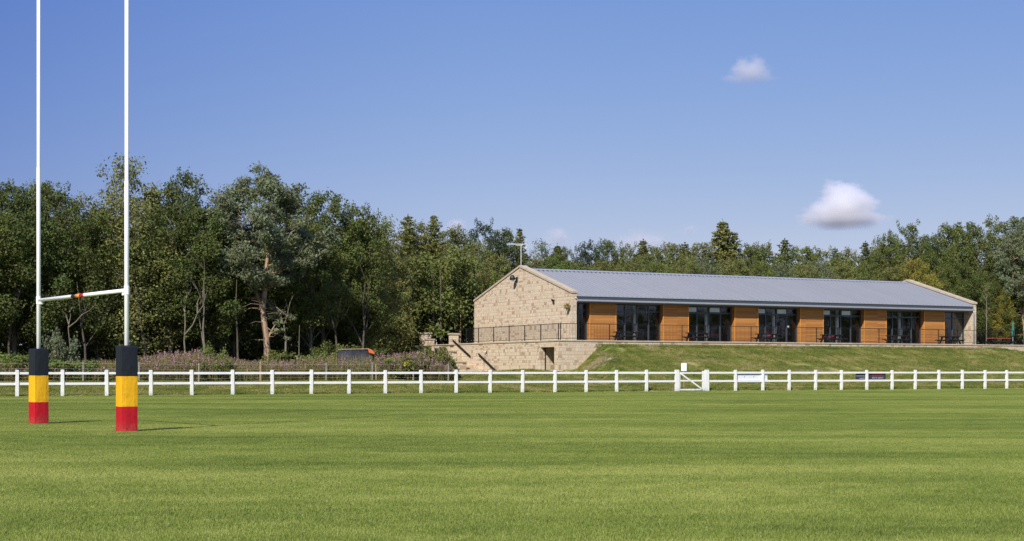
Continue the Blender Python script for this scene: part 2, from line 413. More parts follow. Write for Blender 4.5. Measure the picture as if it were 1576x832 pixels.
def tuft_mat():
    m = NT('rough_tuft'); col, _ = rough_color(m)
    o = m.n('ShaderNodeNewGeometry').outputs['Random Per Island']
    col = m.mix(m.math('MULTIPLY', o, .45), col, (.26, .26, .07))
    m.set(col, .6, 0, .25)
    tl = m.n('ShaderNodeBsdfTranslucent'); m.l(col, tl.inputs[0])
    mx = m.n('ShaderNodeMixShader'); mx.inputs[0].default_value = .3
    m.l(m.b.outputs[0], mx.inputs[1]); m.l(tl.outputs[0], mx.inputs[2]); m.l(mx.outputs[0], m.out.inputs[0]); return m.mat
M['rough'] = rough_mat(); M['tuft'] = tuft_mat()

def leaf_mat(name, base=None, var=.45, trans=.3):
    """base None -> the object's own colour (one material, many kinds of tree)"""
    m = NT(name)
    oi = m.n('ShaderNodeObjectInfo')
    if base is None: c = oi.outputs['Color']
    else:
        rgb = m.n('ShaderNodeRGB'); rgb.outputs[0].default_value = (*base, 1); c = rgb.outputs[0]
    isl = m.n('ShaderNodeNewGeometry').outputs['Random Per Island']
    hv = m.n('ShaderNodeHueSaturation'); m.l(c, hv.inputs['Color'])
    n = m.noise(m.obj(), .45, 3)
    m.l(m.math('ADD', m.math('MULTIPLY', m.rng(n, .3, .7, -.022, .022), 1), m.math('ADD', .5, m.math('MULTIPLY', m.math('SUBTRACT', isl, .5), .035))), hv.inputs['Hue'])
    m.l(m.math('ADD', 1 - var, m.math('ADD', m.math('MULTIPLY', isl, var * 1.3), m.math('MULTIPLY', m.rng(n, .3, .7), var * .7))), hv.inputs['Value'])
    m.set(hv.outputs[0], .6, 0, .18)
    tl = m.n('ShaderNodeBsdfTranslucent'); m.l(hv.outputs[0], tl.inputs[0])
    mx = m.n('ShaderNodeMixShader'); mx.inputs[0].default_value = trans
    m.l(m.b.outputs[0], mx.inputs[1]); m.l(tl.outputs[0], mx.inputs[2]); m.l(mx.outputs[0], m.out.inputs[0]); return m.mat
M['leaf'] = leaf_mat('leaf', trans=.4)
M['stem_leaf'] = leaf_mat('wildflower_leaf', (.24, .215, .075))
def bark_mat(name, a, b):
    m = NT(name); o = m.obj(); n = m.noise(m.mapv(o, (6, 6, 1.2)), 1, 6, .65)
    m.bump(n, .8, .05); return m.set(m.mix(m.rng(n, .35, .65), a, b), .9, 0, .15)
M['bark'] = bark_mat('bark', (.065, .055, .04), (.15, .13, .095))
M['bark_pine'] = bark_mat('bark_pine', (.22, .15, .10), (.43, .305, .21))
M['bark_pale'] = bark_mat('bark_pale', (.12, .105, .08), (.26, .23, .17))

# ------------------------------------------------------------------ ground sheets
def grid_lines(segs):
    out = []
    for a, b, st in segs:
        k = max(1, int(round((b - a) / st)))
        out += [a + (b - a) * i / k for i in range(k)]
    out.append(segs[-1][1]); return out
us = grid_lines([(-2500, -400, 300), (-400, -80, 20), (-80, -50, 3), (-50, -1, .5), (-1, .2, .2), (.2, .3, .1), (.3, 6, .25), (6, 61.9, .55), (61.9, 62.1, .2), (62.1, 100, 4), (100, 400, 30), (400, 2500, 300)])
vs = grid_lines([(VF, 0.0, .4), (0, .2, .2), (.2, .3, .1), (.3, 21.6, 1.06), (21.6, 21.7, .1), (21.7, 21.9, .2), (21.9, 60, 2), (60, 300, 15), (300, 2500, 275)])
V = []; Fq = []
for v in vs:
    for u in us: V.append(tuple(W(u, v, ground_uv(u, v))))
nu = len(us)
for j in range(len(vs) - 1):
    for i in range(nu - 1):
        a = j * nu + i; Fq.append((a, a + 1, a + 1 + nu, a + nu))
me = np_mesh('terrain', np.array(V), np.array(Fq), M['rough'], smooth=True)
terr = bpy.data.objects.new('terrain', me); COL.objects.link(terr); tag(terr, kind='structure')
V = [tuple(W(u, v, 0)) for v in (-2500, -300, -60, VF) for u in (-2500, -200, 0, 200, 2500)]
Fq = [(j*5+i, j*5+i+1, j*5+i+6, j*5+i+5) for j in range(3) for i in range(4)]
me = np_mesh('playing_field', np.array(V), np.array(Fq), M['turf'])
fld = bpy.data.objects.new('playing_field', me); COL.objects.link(fld); tag(fld, kind='structure')

# grass blades: small square tiles of blades instanced over the ground
def grass_tile(name, size, n, h, w, mat, seed, lean=.5):
    r = np.random.default_rng(seed)
    x = r.uniform(-size/2, size/2, n); y = r.uniform(-size/2, size/2, n)
    hh = h * r.uniform(.55, 1.25, n); ww = w * r.uniform(.7, 1.3, n); a = r.uniform(0, 2*math.pi, n)
    b = r.uniform(0, 2*math.pi, n); ln = hh * lean * r.uniform(.1, 1.3, n)
    wx, wy = np.cos(a) * ww / 2, np.sin(a) * ww / 2; lx, ly = np.cos(b) * ln, np.sin(b) * ln
    z0 = np.full(n, -.01)
    P = np.stack([np.stack([x-wx, y-wy, z0], 1), np.stack([x+wx, y+wy, z0], 1),
                  np.stack([x+wx*.8+lx*.35, y+wy*.8+ly*.35, hh*.6], 1), np.stack([x-wx*.8+lx*.35, y-wy*.8+ly*.35, hh*.6], 1),
                  np.stack([x+lx, y+ly, hh], 1)], 1).reshape(-1, 3)
    i = np.arange(n)[:, None] * 5
    me = np_mesh(name, P, np.concatenate([i, i+1, i+2, i+3], 1), mat, Ft=np.concatenate([i+3, i+2, i+4], 1))
    return me
def scatter_tiles(name, pts, rots, tiles, scl, label, cat):
    """one 'stuff' object: a point cloud whose geometry nodes place blade tiles"""
    me = bpy.data.meshes.new(name); me.from_pydata(pts, [], [])
    at = me.attributes.new('rot', 'FLOAT_VECTOR', 'POINT'); at.data.foreach_set('vector', np.array(rots, dtype=np.float32).ravel())
    ai = me.attributes.new('pick', 'INT', 'POINT'); ai.data.foreach_set('value', np.random.default_rng(5).integers(0, len(tiles), len(pts)).astype(np.int32))
    o = bpy.data.objects.new(name, me); COL.objects.link(o)
    ng = bpy.data.node_groups.new(name, 'GeometryNodeTree')
    ng.interface.new_socket('Geometry', in_out='INPUT', socket_type='NodeSocketGeometry'); ng.interface.new_socket('Geometry', in_out='OUTPUT', socket_type='NodeSocketGeometry')
    gi = ng.nodes.new('NodeGroupInput'); go = ng.nodes.new('NodeGroupOutput')
    join = ng.nodes.new('GeometryNodeJoinGeometry')
    ra = ng.nodes.new('GeometryNodeInputNamedAttribute'); ra.data_type = 'FLOAT_VECTOR'; ra.inputs[0].default_value = 'rot'
    pk = ng.nodes.new('GeometryNodeInputNamedAttribute'); pk.data_type = 'INT'; pk.inputs[0].default_value = 'pick'
    for k, tme in enumerate(tiles):
        to = bpy.data.objects.new(tme.name, tme)
        oi = ng.nodes.new('GeometryNodeObjectInfo'); oi.inputs[0].default_value = to
        ip = ng.nodes.new('GeometryNodeInstanceOnPoints'); cmp_ = ng.nodes.new('FunctionNodeCompare'); cmp_.data_type = 'INT'; cmp_.operation = 'EQUAL'
        ng.links.new(pk.outputs['Attribute'], cmp_.inputs[2]); cmp_.inputs[3].default_value = k
        ng.links.new(gi.outputs[0], ip.inputs['Points']); ng.links.new(cmp_.outputs[0], ip.inputs['Selection'])
        ng.links.new(oi.outputs['Geometry'], ip.inputs['Instance']); ng.links.new(ra.outputs['Attribute'], ip.inputs['Rotation'])
        ip.inputs['Scale'].default_value = (scl, scl, scl)
        ng.links.new(ip.outputs[0], join.inputs[0])
    ng.links.new(join.outputs[0], go.inputs[0])
    md = o.modifiers.new('scatter', 'NODES'); md.node_group = ng
    tag(o, label, cat, kind='stuff'); return o
random.seed(3)
tiles = [grass_tile('turf_tile', 1.0, 5600, .027, .0046, M['blade'], s, .9) for s in range(4)]
pts = []; rots = []
y = 9.5
while y < 132:
    xm = y * .36 + 3
    x = -math.ceil(xm)
    while x < xm:
        if L(x, y)[1] < VF - .35:
            pts.append((x, y, 0)); rots.append((0, 0, random.randrange(4) * math.pi / 2))
        x += 1.0
    y += 1.0
scatter_tiles('mown_grass', pts, rots, tiles, 1.0, 'short mown green grass of the rugby pitch in front of the white fence', 'grass')
tiles = [grass_tile('rough_tile', 1.6, 1500, .10, .016, M['tuft'], 20 + s, .9) for s in range(3)]
pts = []; rots = []
v = VF + .9
while v < -.3:
    u = -50.0
    while u < 62:
        e = .5; z = ground_uv(u, v); gx = (ground_uv(u + e, v) - z) / e; gy = (ground_uv(u, v + e) - z) / e
        nrm = Vector((-gx, -gy, 1)).normalized()
        q = Vector((0, 0, 1)).rotation_difference(nrm)
        mat = Matrix.Rotation(ANG, 3, 'Z') @ q.to_matrix() @ Matrix.Rotation(random.randrange(4) * math.pi / 2, 3, 'Z')
        if random.random() < .93 or v < -10:
            pts.append(tuple(W(u, v, z))); rots.append(tuple(mat.to_euler()))
        u += 1.25
    v += 1.25
scatter_tiles('rough_grass', pts, rots, tiles, 1.0, 'rough uncut grass on the bank between white fence and terrace wall', 'grass')

# ------------------------------------------------------------------ clubhouse
CZ = 3.5
club = tag(empty('clubhouse', W(0, 0, 0), ANG), 'long low stone and timber clubhouse with grey metal roof on the terrace', 'clubhouse')
G0 = 2.74; V0 = 3.0; V1 = 19.3; VR = 11.15
G1 = px_u(1502.5, V0)
for a in (G0, G1 - .42):
    MB().prism([(V0, 2.6), (V1, 2.6), (V1, 7.06), (VR, 9.44), (V0, 7.06)], 'x', a, a + .42).build('gable_wall', M['stone'], club)
    cp = MB()
    for sgn in (1, -1):
        e = VR - sgn * (VR - V0 + .06); z0 = 7.045
        cp.prism([(e, z0), (VR, 9.445), (VR, 9.60), (e, z0 + .15)], 'x', a - .07, a + .49)
    cp.build('coping', M['coping'], club)
MB().box(G0 + .42, G1 - .42, V1 - .4, V1 - .02, 2.6, 6.7).build('rear_wall', M['stone'], club)
# roof
rf = MB(); ra0, ra1 = G0 + .425, G1 - .425
VE = V0 - .06; ZE = 6.86; ZR = 9.27
for sgn in (1, -1):
    e = VR - sgn * (VR - VE)
    rf.prism([(e, ZE - .05), (VR, ZR - .05), (VR, ZR), (e, ZE)], 'x', ra0, ra1)
roof = rf.build('roof', M['roof'], club)
sm = MB(); n = int((ra1 - ra0) / .4)
for i in range(1, n):
    x = ra0 + (ra1 - ra0) * i / n
    for sgn in (1, -1):
        e = VR - sgn * (VR - VE - .01)
        sm.prism([(e, ZE + .003), (VR - sgn * .16, ZR - .045), (VR - sgn * .16, ZR + .045), (e, ZE + .09)], 'x', x - .035, x + .035)
sm.build('standing_seams', M['roof'], roof)
MB().prism([(VR - .22, ZR - .005), (VR, ZR + .075), (VR + .22, ZR - .005), (VR + .22, ZR + .025), (VR, ZR + .11), (VR - .22, ZR + .025)], 'x', ra0, ra1).build('ridge_cap', M['gutter'], roof)
dk_ = MB()
for i in range(n):                                              # dark closed pan ends below the ridge cap
    x0 = ra0 + (ra1 - ra0) * i / n; w0 = (ra1 - ra0) / n
    for sgn in (1,): dk_.prism([(VR - sgn * .42, ZR - .12), (VR - sgn * .20, ZR - .055), (VR - sgn * .20, ZR + .0), (VR - sgn * .42, ZR - .065)], 'x', x0 + .09, x0 + w0 - .09)
dk_.build('pan_end', M['fascia'], roof)
for a, b in ((ra0, ra0 + .14), (ra1 - .16, ra1)):
    fl_ = MB(); fl_.prism([(VE, ZE + .004), (VR, ZR + .004), (VR, ZR + .10), (VE, ZE + .10)], 'x', a, b); fl_.build('flashing', M['gutter'], roof)
MB().box(ra0, ra1, V0 - .02, V0 + .03, 6.50, ZE - .06).build('fascia', M['fascia'], club)
g = MB()
g.prism([(V0 - .16, 6.58), (V0 - .155, 6.47), (V0 - .12, 6.42), (V0 - .06, 6.42), (V0 - .025, 6.46), (V0 - .025, 6.58)], 'x', ra0 - .02, ra1 + .02)
gut = g.build('gutter', M['gutter'], club)
MB().box(ra0, ra1, V0 - .02, V0 + 1.2, 6.36, 6.40).build('soffit', M['soffit'], club)
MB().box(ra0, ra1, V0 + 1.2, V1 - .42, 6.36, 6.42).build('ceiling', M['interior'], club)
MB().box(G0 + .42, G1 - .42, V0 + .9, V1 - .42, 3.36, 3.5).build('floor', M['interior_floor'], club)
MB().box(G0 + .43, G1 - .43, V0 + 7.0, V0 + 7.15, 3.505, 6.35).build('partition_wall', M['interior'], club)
MB().tube([(ra0 + .03, V0 - .05, 6.52), (ra0 - .03, V0 - .12, 6.62), (ra0 - .16, V0 - .07, 6.72)], .045, 8).build('overflow_pipe', M['gutter'], club, True)
MB().tube([(ra1 + .02, V0 - .10, 6.42), (ra1 + .10, V0 - .07, 6.2), (ra1 + .10, V0 - .07, 3.5)], .045, 8).build('downpipe', M['gutter'], club, True)
# timber panels and glazing bays
VP = V0 + .60; VG = V0 + 1.03
panels = [(908, 948), (1021, 1059.5), (1131, 1166.7), (1232, 1267), (1330.5, 1364), (1422.5, 1453.3)]
PU = [(px_u(a, VP), px_u(b, VP)) for a, b in panels]
for a, b in PU:
    pn = MB().box(a, b, VP, VG + .1, 3.5, 6.355).build('timber_panel', M['wood'], club)
    for x in (a, b): MB().box(x - .035, x + .035, VP - .02, VP + .03, 3.5, 6.35).build('corner_trim', M['wood_trim'], pn)
edges = [G0 + .42] + [x for p in PU for x in p] + [G1 - .42]
ZT = 5.82
def bay(a, b, n_units, vents):
    f = MB(); w = (b - a) / n_units
    f.box(a, b, VG, VG + .09, 3.5, 3.58); f.box(a, b, VG, VG + .09, 6.27, 6.355)
    f.box(a, b, VG + .005, VG + .085, ZT - .05, ZT + .05)
    for i in range(n_units + 1):
        x = a + w * i; hw = .045 if 0 < i < n_units else .09
        f.box(max(a, x - hw), min(b, x + hw), VG - .012, VG + .102, 3.581, 6.269)
    win = f.build('window', M['dark_frame'], club)
    p = MB()
    for i in range(n_units):
        x0, x1 = a + w * i + .05, a + w * (i + 1) - .05
        p.quad((x0, VG + .045, 3.58), (x1, VG + .045, 3.58), (x1, VG + .045, ZT - .05), (x0, VG + .045, ZT - .05))
        if i not in vents: p.quad((x0, VG + .045, ZT + .05), (x1, VG + .045, ZT + .05), (x1, VG + .045, 6.27), (x0, VG + .045, 6.27))
    p.build('pane', M['glass'], win)
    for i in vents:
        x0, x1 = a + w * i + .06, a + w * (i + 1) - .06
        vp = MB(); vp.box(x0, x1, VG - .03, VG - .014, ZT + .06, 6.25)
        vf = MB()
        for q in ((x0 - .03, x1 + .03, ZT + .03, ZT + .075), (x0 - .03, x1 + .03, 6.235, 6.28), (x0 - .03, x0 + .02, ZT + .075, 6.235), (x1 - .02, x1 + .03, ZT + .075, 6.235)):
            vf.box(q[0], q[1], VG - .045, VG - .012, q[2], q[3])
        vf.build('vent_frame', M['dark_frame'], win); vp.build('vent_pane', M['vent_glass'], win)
    return w
for i in range(0, len(edges), 2):
    a, b = edges[i], edges[i + 1]
    k = i // 2
    if k == 0: bay(a, b, 2, ())
    elif k == 6: bay(a, b, 2, ())
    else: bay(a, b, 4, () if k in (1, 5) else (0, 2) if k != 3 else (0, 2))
for px in (977, 1087, 1191, 1288, 1384):
    x = px_u(px, VG + .55)
    MB().lathe([(.15, 3.5), (.15, 6.36)], (x, VG + .55), 16).build('column', M['column'], club, True)
# small notice on the glass of the fourth bay
x = px_u(1213, VG - .02); MB().box(x - .11, x + .11, VG - .004, VG + .004 - .002, 4.78, 4.95).build('notice', M['white_paint'], club)

# ------------------------------------------------------------------ terrace and retaining walls
tw = tag(empty('terrace_wall', W(0, 0, 0), ANG), 'coursed stone retaining wall with coping carrying the terrace of the clubhouse', 'wall')
UR = 62
st = MB(); NI0, NI1, NZ = px_v(853, 0), px_v(832, 0), 3.0
st.box(0, UR, 0, .4, -.3, 3.40)                                   # front
st.box(0, .4, .401, NI0, -.3, 3.40); st.box(0, .4, NI1, 24.5, -.3, 3.40); st.box(0, .4, NI0, NI1, NZ, 3.40)
st.box(.4, 2.6, NI1, NI1 + .3, -.3, 3.30); st.box(.4, 2.6, NI0 - .3, NI0, -.3, 3.30); st.box(2.3, 2.6, NI0, NI1, -.3, 3.30); st.box(.4, 2.3, NI0, NI1, NZ, 3.3)
st.build('retaining_wall', M['stone'], tw)
c = MB(); c.box(-.05, UR, -.05, .42, 3.403, 3.50); c.box(-.05, .42, .421, 16.9, 3.403, 3.50)
c.build('coping', M['coping'], tw)
MB().box(1.9, 2.28, NI0 + .4, NI0 + 1.4, .3, 2.5).build('door', M['dark_frame'], tw)
MB().tube([(.35, NI1 - .05, .4), (.35, NI1 - .05, 3.0)], .03, 8).build('drainpipe', M['rail'], tw)
pv = MB(); pv.box(.421, UR, .421, 21.8, 3.32, 3.44)
pvo = pv.build('terrace_paving', M['paving']); pvo.matrix_world = Matrix.Translation(W(0, 0, 0)) @ Matrix.Rotation(ANG, 4, 'Z'); tag(pvo, kind='structure')
# wall light on the retaining wall
lm = tag(empty('bulkhead_light', W(-.01, px_v(748.5, 0), z_at(541, 117)), ANG), 'small dark bulkhead light low on the stone retaining wall', 'wall light')
MB().box(-.06, 0.0, -.10, .10, -.08, .08).build('backplate', M['lamp_dark'], lm)
MB().tube([(-.05, 0, 0), (-.16, 0, -.03)], [.09, .05], 10).build('lens', M['alu'], lm)

# stair beside the terrace wall
sr = tag(empty('stone_stair', W(0, 0, 0), ANG), 'stone stair with stepped parapet descending along the terrace wall', 'stair')
steps = MB(); nst = 12
def flight(va, za, vb, zb, k):
    for i in range(k):
        a = va + (vb - va) * i / k; b = va + (vb - va) * (i + 1) / k; z = za + (zb - za) * (i + 1) / k
        steps.box(-1.35, -.004, min(a, b), max(a, b), -.2, z)
flight(18.4, 3.3, 14.2, 1.55, 11); steps.box(-1.35, -.004, 12.9, 14.2, -.2, 1.55); flight(12.9, 1.55, 9.2, .15, 9)
steps.build('steps', M['coping'], sr)
pw = MB(); pc = MB()
for va, vb, z in ((14.1, 17.9, 2.80), (12.4, 14.1, 1.93), (10.6, 12.4, 1.17)):
    pw.box(-1.72, -1.352, va + .002, vb, -.3, z); pc.box(-1.78, -1.30, va - .12, vb + (.12 if vb > 17 else -.125), z + .002, z + .09)
pw.build('parapet', M['stone'], sr); pc.build('coping', M['coping'], sr)
def handrail(p0, p1):
    h = MB(); h.bar(p0, p1, .06, .13)
    for t in (.08, .5, .92):
        q = Vector(p0).lerp(Vector(p1), t); h.bar(q, q + Vector((.10, 0, -.05)), .03, .03)
    h.build('handrail', M['rail'], sr)
handrail((-.11, 18.45, 4.17), (-.11, 14.3, 2.45)); handrail((-.11, 12.8, 2.62), (-.11, 9.2, 1.02))

def pier(px, py, wpx, label, side=None):
    vv = px_v(px, 0); Y = W(0, vv).y; zt = z_at(py, Y); hw = wpx / F * Y / 2 * 1.0
    e = tag(empty('stone_pier', W(.1, vv, 3.0), ANG), label, 'pier')
    MB().box(-hw * .8, hw * .8, -hw * .8, hw * .8, 0.41, zt - 3.0 - .12).build('shaft', M['stone'], e)
    MB().box(-hw * .8 - .07, hw * .8 + .07, -hw * .8 - .07, hw * .8 + .07, zt - 3.118, zt - 3.0).build('cap', M['coping'], e)
    if side:
        MB().box(-hw * .5, hw * .5, -hw * .8 - .95, -hw * .8 - .002, .41, side - 3.1).build('shoulder_wall', M['stone'], e)
        MB().box(-hw * .5 - .06, hw * .5 + .06, -hw * .8 - 1.0, -hw * .8 - .072, side - 3.098, side - 3.0).build('shoulder_cap', M['coping'], e)
pier(653, 511.5, 17, 'stone gate pier with low shoulder, left of the two piers by the stair', 3.98)
pier(696.5, 512.5, 14, 'plain stone gate pier at the head of the stair handrail')
lw = tag(empty('boundary_wall', W(0, 0, 0), ANG), 'low stone wall running into the flowers left of the gate piers', 'wall')
w_ = MB(); w_.prism([(24.52, -.3), (29, -.3), (29, 2.4), (26.5, 3.2), (24.52, 3.40)], 'x', 0, .4); w_.build('wall', M['stone'], lw)
MB().box(-.06, .46, 16.92, 24.5, 3.403, 3.48).build('coping', M['coping'], tw)

# ------------------------------------------------------------------ terrace railing
rl = tag(empty('terrace_railing', W(0, 0, CZ), ANG), 'thin black metal railing along the edge of the clubhouse terrace', 'railing')
HR = 1.18
def rail_run(along, a, b, ps, bars):
    def P(s, z): return (s, .18, z) if along == 'u' else (.18, s, z)
    r = MB(); r.bar(P(a, HR), P(b, HR), .05, .04); r.bar(P(a, .10), P(b, .10), .03, .03)
    r.build('top_rail', M['rail'], rl)
    for s in ps: MB().bar(P(s, 0), P(s, HR), .05, .05).build('post', M['rail'], rl)
    if bars:
        for i in range(len(ps) - 1):
            k = MB(); n = int((ps[i+1] - ps[i]) / .12)
            for j in range(1, n):
                s = ps[i] + (ps[i+1] - ps[i]) * j / n; k.bar(P(s, .10), P(s, HR), .012, .012)
            k.build('infill_bars', M['rail'], rl)
ps = [.0 + .18] + [4.28 - 2.12 + 2.117 * i for i in range(27)]
rail_run('u', .18, ps[-1], ps, True)
pv_ = sorted([.45] + [px_v(p, .18) for p in (832.2, 807.6, 783.6, 759.8, 736.6)] + [15.6])
rail_run('v', .18, 16.7, pv_, True)

# ------------------------------------------------------------------ details on the gable
fl = tag(empty('floodlight', W(G0 - .01, px_v(796, G0), 8.55), ANG), 'dark domed floodlight on a bracket high on the stone gable', 'floodlight')
MB().box(-.05, 0, -.12, .12, -.25, .15).build('backplate', M['lamp_dark'], fl)
MB().bar((-.03, 0, -.05), (-.42, 0, .18), .06, .06).build('arm', M['lamp_dark'], fl)
MB().lathe([(.03, .30), (.13, .26), (.20, .12), (.23, -.08), (.19, -.10)], (-.42, 0), 14).build('hood', M['lamp_dark'], fl, True)
MB().lathe([(.17, -.09), (.12, -.16), (.03, -.18)], (-.42, 0), 12).build('lens', M['glass'], fl, True)
cc = tag(empty('security_camera', W(G0 - .01, px_v(853, G0), z_at(461.5, 114)), ANG), 'small black security camera on the right side of the gable', 'camera')
MB().box(-.04, 0, -.06, .06, -.06, .06).build('backplate', M['rail'], cc)
MB().bar((-.03, 0, .02), (-.16, -.02, -.02), .04, .04).build('arm', M['rail'], cc)
MB().tube([(-.13, .10, .04), (-.19, -.18, -.07)], .075, 10).build('housing', M['rail'], cc)

ae = tag(empty('tv_aerial', W(G0 + .15, VR + .12, 9.5), ANG), 'silver rooftop television aerial on a mast at the gable peak', 'aerial')
AH = z_at(375.5, 119.3) - 9.5
MB().tube([(0, 0, -.15), (0, 0, AH)], .034, 8).build('mast', M['alu'], ae)
MB().tube([(-.05, 0, AH * .46), (.05, 0, AH * .46)], .035, 6).build('clamp', M['alu'], ae)
ad = Vector((-CU, SU, 0))                                     # across the picture, expressed in the tilted frame
bm_ = MB(); ax = Vector((math.cos(-ANG), math.sin(-ANG), 0))   # world +X in local axes
def ap(s, t=0, z=0): q = ax * s + Vector((-ax.y, ax.x, 0)) * t; return (q.x, q.y, AH + z)
bm_.tube([ap(-1.12), ap(.46)], .032, 6); bm_.tube([ap(-.42, 0, -.09), ap(0, 0, -.12), ap(.2, 0, 0)], .026, 6)
bm_.build('boom', M['alu'], ae)
el = MB()
for i in range(13): s = -1.1 + i * .115; el.tube([ap(s, -.13, .0), ap(s, .13, .0)], .012, 5); el.tube([ap(s, 0, -.06), ap(s, 0, .07)], .014, 5)
el.build('elements', M['alu'], ae)
rfl = MB(); rfl.tube([ap(.40, 0, .36), ap(.46, 0, .2), ap(.50, 0, 0), ap(.46, 0, -.2), ap(.36, 0, -.36)], .032, 5)
for z in (-.3, -.18, .18, .3): rfl.tube([ap(.44, -.2, z), ap(.44, .2, z)], .01, 5)
rfl.build('reflector', M['alu'], ae)

# ------------------------------------------------------------------ white post-and-rail fence, gate and boards
FP_L = [26, 96, 164, 232, 295, 358, 419, 479, 537, 593, 648, 702, 754, 804, 854, 902, 949, 995, 1042]
FP_R = [1088, 1132, 1174, 1214.5, 1255, 1295, 1334, 1373, 1408.5, 1445, 1481, 1516, 1549.5]
ul = [px_u(p, VF) for p in FP_L]; ur = [px_u(p, VF) for p in FP_R]
ul = [ul[0] - 4.4, ul[0] - 2.2] + ul; ur = ur + [ur[-1] + 2.2, ur[-1] + 4.4]
def fence(uu, label, gate_i):
    e = tag(empty('rail_fence', W(0, VF, 0), ANG), label, 'fence', 'white rail fence round the pitch')
    rnd = random.Random(len(uu))
    for i, u in enumerate(uu):
        hw = .075 if i != gate_i else .13
        h = 1.30 + rnd.uniform(-.012, .012); t = rnd.uniform(-.014, .014)
        p = MB(); n0 = len(p.v); p.box(u - hw, u + hw, -.075, .075, -.1, h)
        p.v = [(x + t * z, y_, z) for x, y_, z in p.v]
        k = len(p.v); p.v += [(u - hw - .012 + t, -.087, h), (u + hw + .012 + t, -.087, h), (u + hw + .012 + t, .087, h), (u - hw - .012 + t, .087, h), (u - hw + .02 + t, -.05, h + .035), (u + hw - .02 + t, -.05, h + .035), (u + hw - .02 + t, .05, h + .035), (u - hw + .02 + t, .05, h + .035)]
        for f in ((0,1,5,4),(1,2,6,5),(2,3,7,6),(3,0,4,7),(4,5,6,7)): p.f.append(tuple(k + q for q in f)); p.m.append(0)
        p.build('post', M['white_plastic'], e)
    for i in range(len(uu) - 1):
        a, b = uu[i] + (.075 if i != gate_i else .13), uu[i+1] - (.075 if i + 1 != gate_i else .13)
        for z in (1.165, .635):
            MB().box(a - .02, b + .02, -.03, .03, z - .06 + rnd.uniform(-.006, .006), z + .06 + rnd.uniform(-.006, .006)).build('rail', M['white_plastic'], e)
fence(ul, 'white two-rail fence along the pitch, the run left of the small gate', len(ul) - 1)
fence(ur, 'white two-rail fence along the pitch, the run right of the small gate', 0)
ga, gb = ul[-1] + .15, ur[0] - .17
gt = tag(empty('pedestrian_gate', W(ga, VF, 0), ANG), 'small white gate with a diagonal brace in the white fence', 'gate')
gw = gb - ga
s_ = MB(); s_.box(gw - .19, gw, -.035, .035, .03, 1.27); s_.box(0, .07, -.035, .035, .05, 1.22); s_.build('stile', M['white_plastic'], gt)
for z0, z1 in ((1.10, 1.20), (.62, .71), (.06, .16)): MB().box(.071, gw - .191, -.03, .03, z0, z1).build('gate_rail', M['white_plastic'], gt)
MB().bar((.10, -.045, 1.11), (gw - .2, -.045, .12), .03, .09).build('brace', M['white_plastic'], gt)

def glyph_text(s, size, mat, name):
    cu = bpy.data.curves.new(name, 'FONT'); cu.body = s; cu.size = size; cu.extrude = .002; cu.align_x = 'CENTER'; cu.align_y = 'CENTER'
    o = bpy.data.objects.new(name, cu); dg = bpy.context.evaluated_depsgraph_get()
    COL.objects.link(o); dg.update(); me = bpy.data.meshes.new_from_object(o.evaluated_get(bpy.context.evaluated_depsgraph_get()))
    COL.objects.unlink(o); bpy.data.objects.remove(o)
    me.materials.clear(); me.materials.append(mat)
    m = bpy.data.objects.new(name, me); COL.objects.link(m); return m
M['banner'] = simple('banner_cloth', (.74, .76, .82), .7, var=.05)
M['navy'] = simple('navy_board', (.035, .04, .07), .5)
M['text_red'] = simple('text_red', (.50, .03, .035), .6)
M['text_pale'] = simple('text_pale', (.5, .5, .56), .6)
M['text_blue'] = simple('text_blue', (.20, .26, .45), .6)
def board(u0, u1, z0, z1, vv, mat, name, label, cat):
    e = tag(empty(name, W((u0 + u1) / 2, vv, (z0 + z1) / 2), ANG), label, cat)
    hx, hz = (u1 - u0) / 2, (z1 - z0) / 2
    MB().box(-hx, hx, -.008, .008, -hz, hz).build('panel', mat, e); return e, hx, hz
vb = VF + .06
e, hx, hz = board(px_u(1134.5, vb), px_u(1181, vb), .52, 1.09, vb, M['banner'], 'banner', 'pale white banner hung on the back of the white fence, right of the gate', 'banner')
MB().box(-hx, hx - .35, -.014, -.010, hz - .06, hz - .02).build('blue_line', M['text_blue'], e)
for i, s in ((-.62, 'v'), (.1, 'v')):
    t = glyph_text(s, .24, M['text_blue'], 'blue_mark'); t.parent = e; t.location = (i, -.012, .12); t.rotation_euler = (R(90), 0, 0)
e, hx, hz = board(px_u(1317, vb), px_u(1363, vb), .70, 1.10, vb, M['navy'], 'sponsor_board', 'dark navy board with red and pale lettering tied behind the white fence', 'sign')
t = glyph_text('SAUNDERS', .21, M['text_red'], 'red_lettering'); t.parent = e; t.location = (hx * .46, -.012, .075); t.rotation_euler = (R(90), 0, 0)
t = glyph_text('ESTATE AGENTS', .145, M['text_pale'], 'pale_lettering'); t.parent = e; t.location = (hx * .46, -.012, -.095); t.rotation_euler = (R(90), 0, 0)
t.scale = (.92, 1, 1)
k = MB(); k.box(-hx + .04, -hx + .75, -.014, -.010, .03, .055); k.box(-hx + .32, -hx + .75, -.014, -.010, -.13, -.10); k.build('pale_lines', M['text_pale'], e)
# notice on a stake behind the gate
sp = W(px_u(1052.5, VF + 1.6), VF + 1.6, 0); sp.z = ground(sp.x, sp.y)
e = tag(empty('notice_sign', sp, 0), 'small white notice on a wooden stake standing behind the gate', 'sign')
zt = z_at(558.5, sp.y) - sp.z
MB().box(-.03, .03, .012, .05, -.1, zt - .1).build('stake', M['timber'], e)
n_ = MB(); n_.box(-.17, .17, -.01, .01, zt - .50, zt); n_.build('panel', M['white_paint'], e)
MB().box(-.022, .012, -.014, -.0105, zt - .46, zt - .04).build('grey_stripe', M['text_pale'], e)

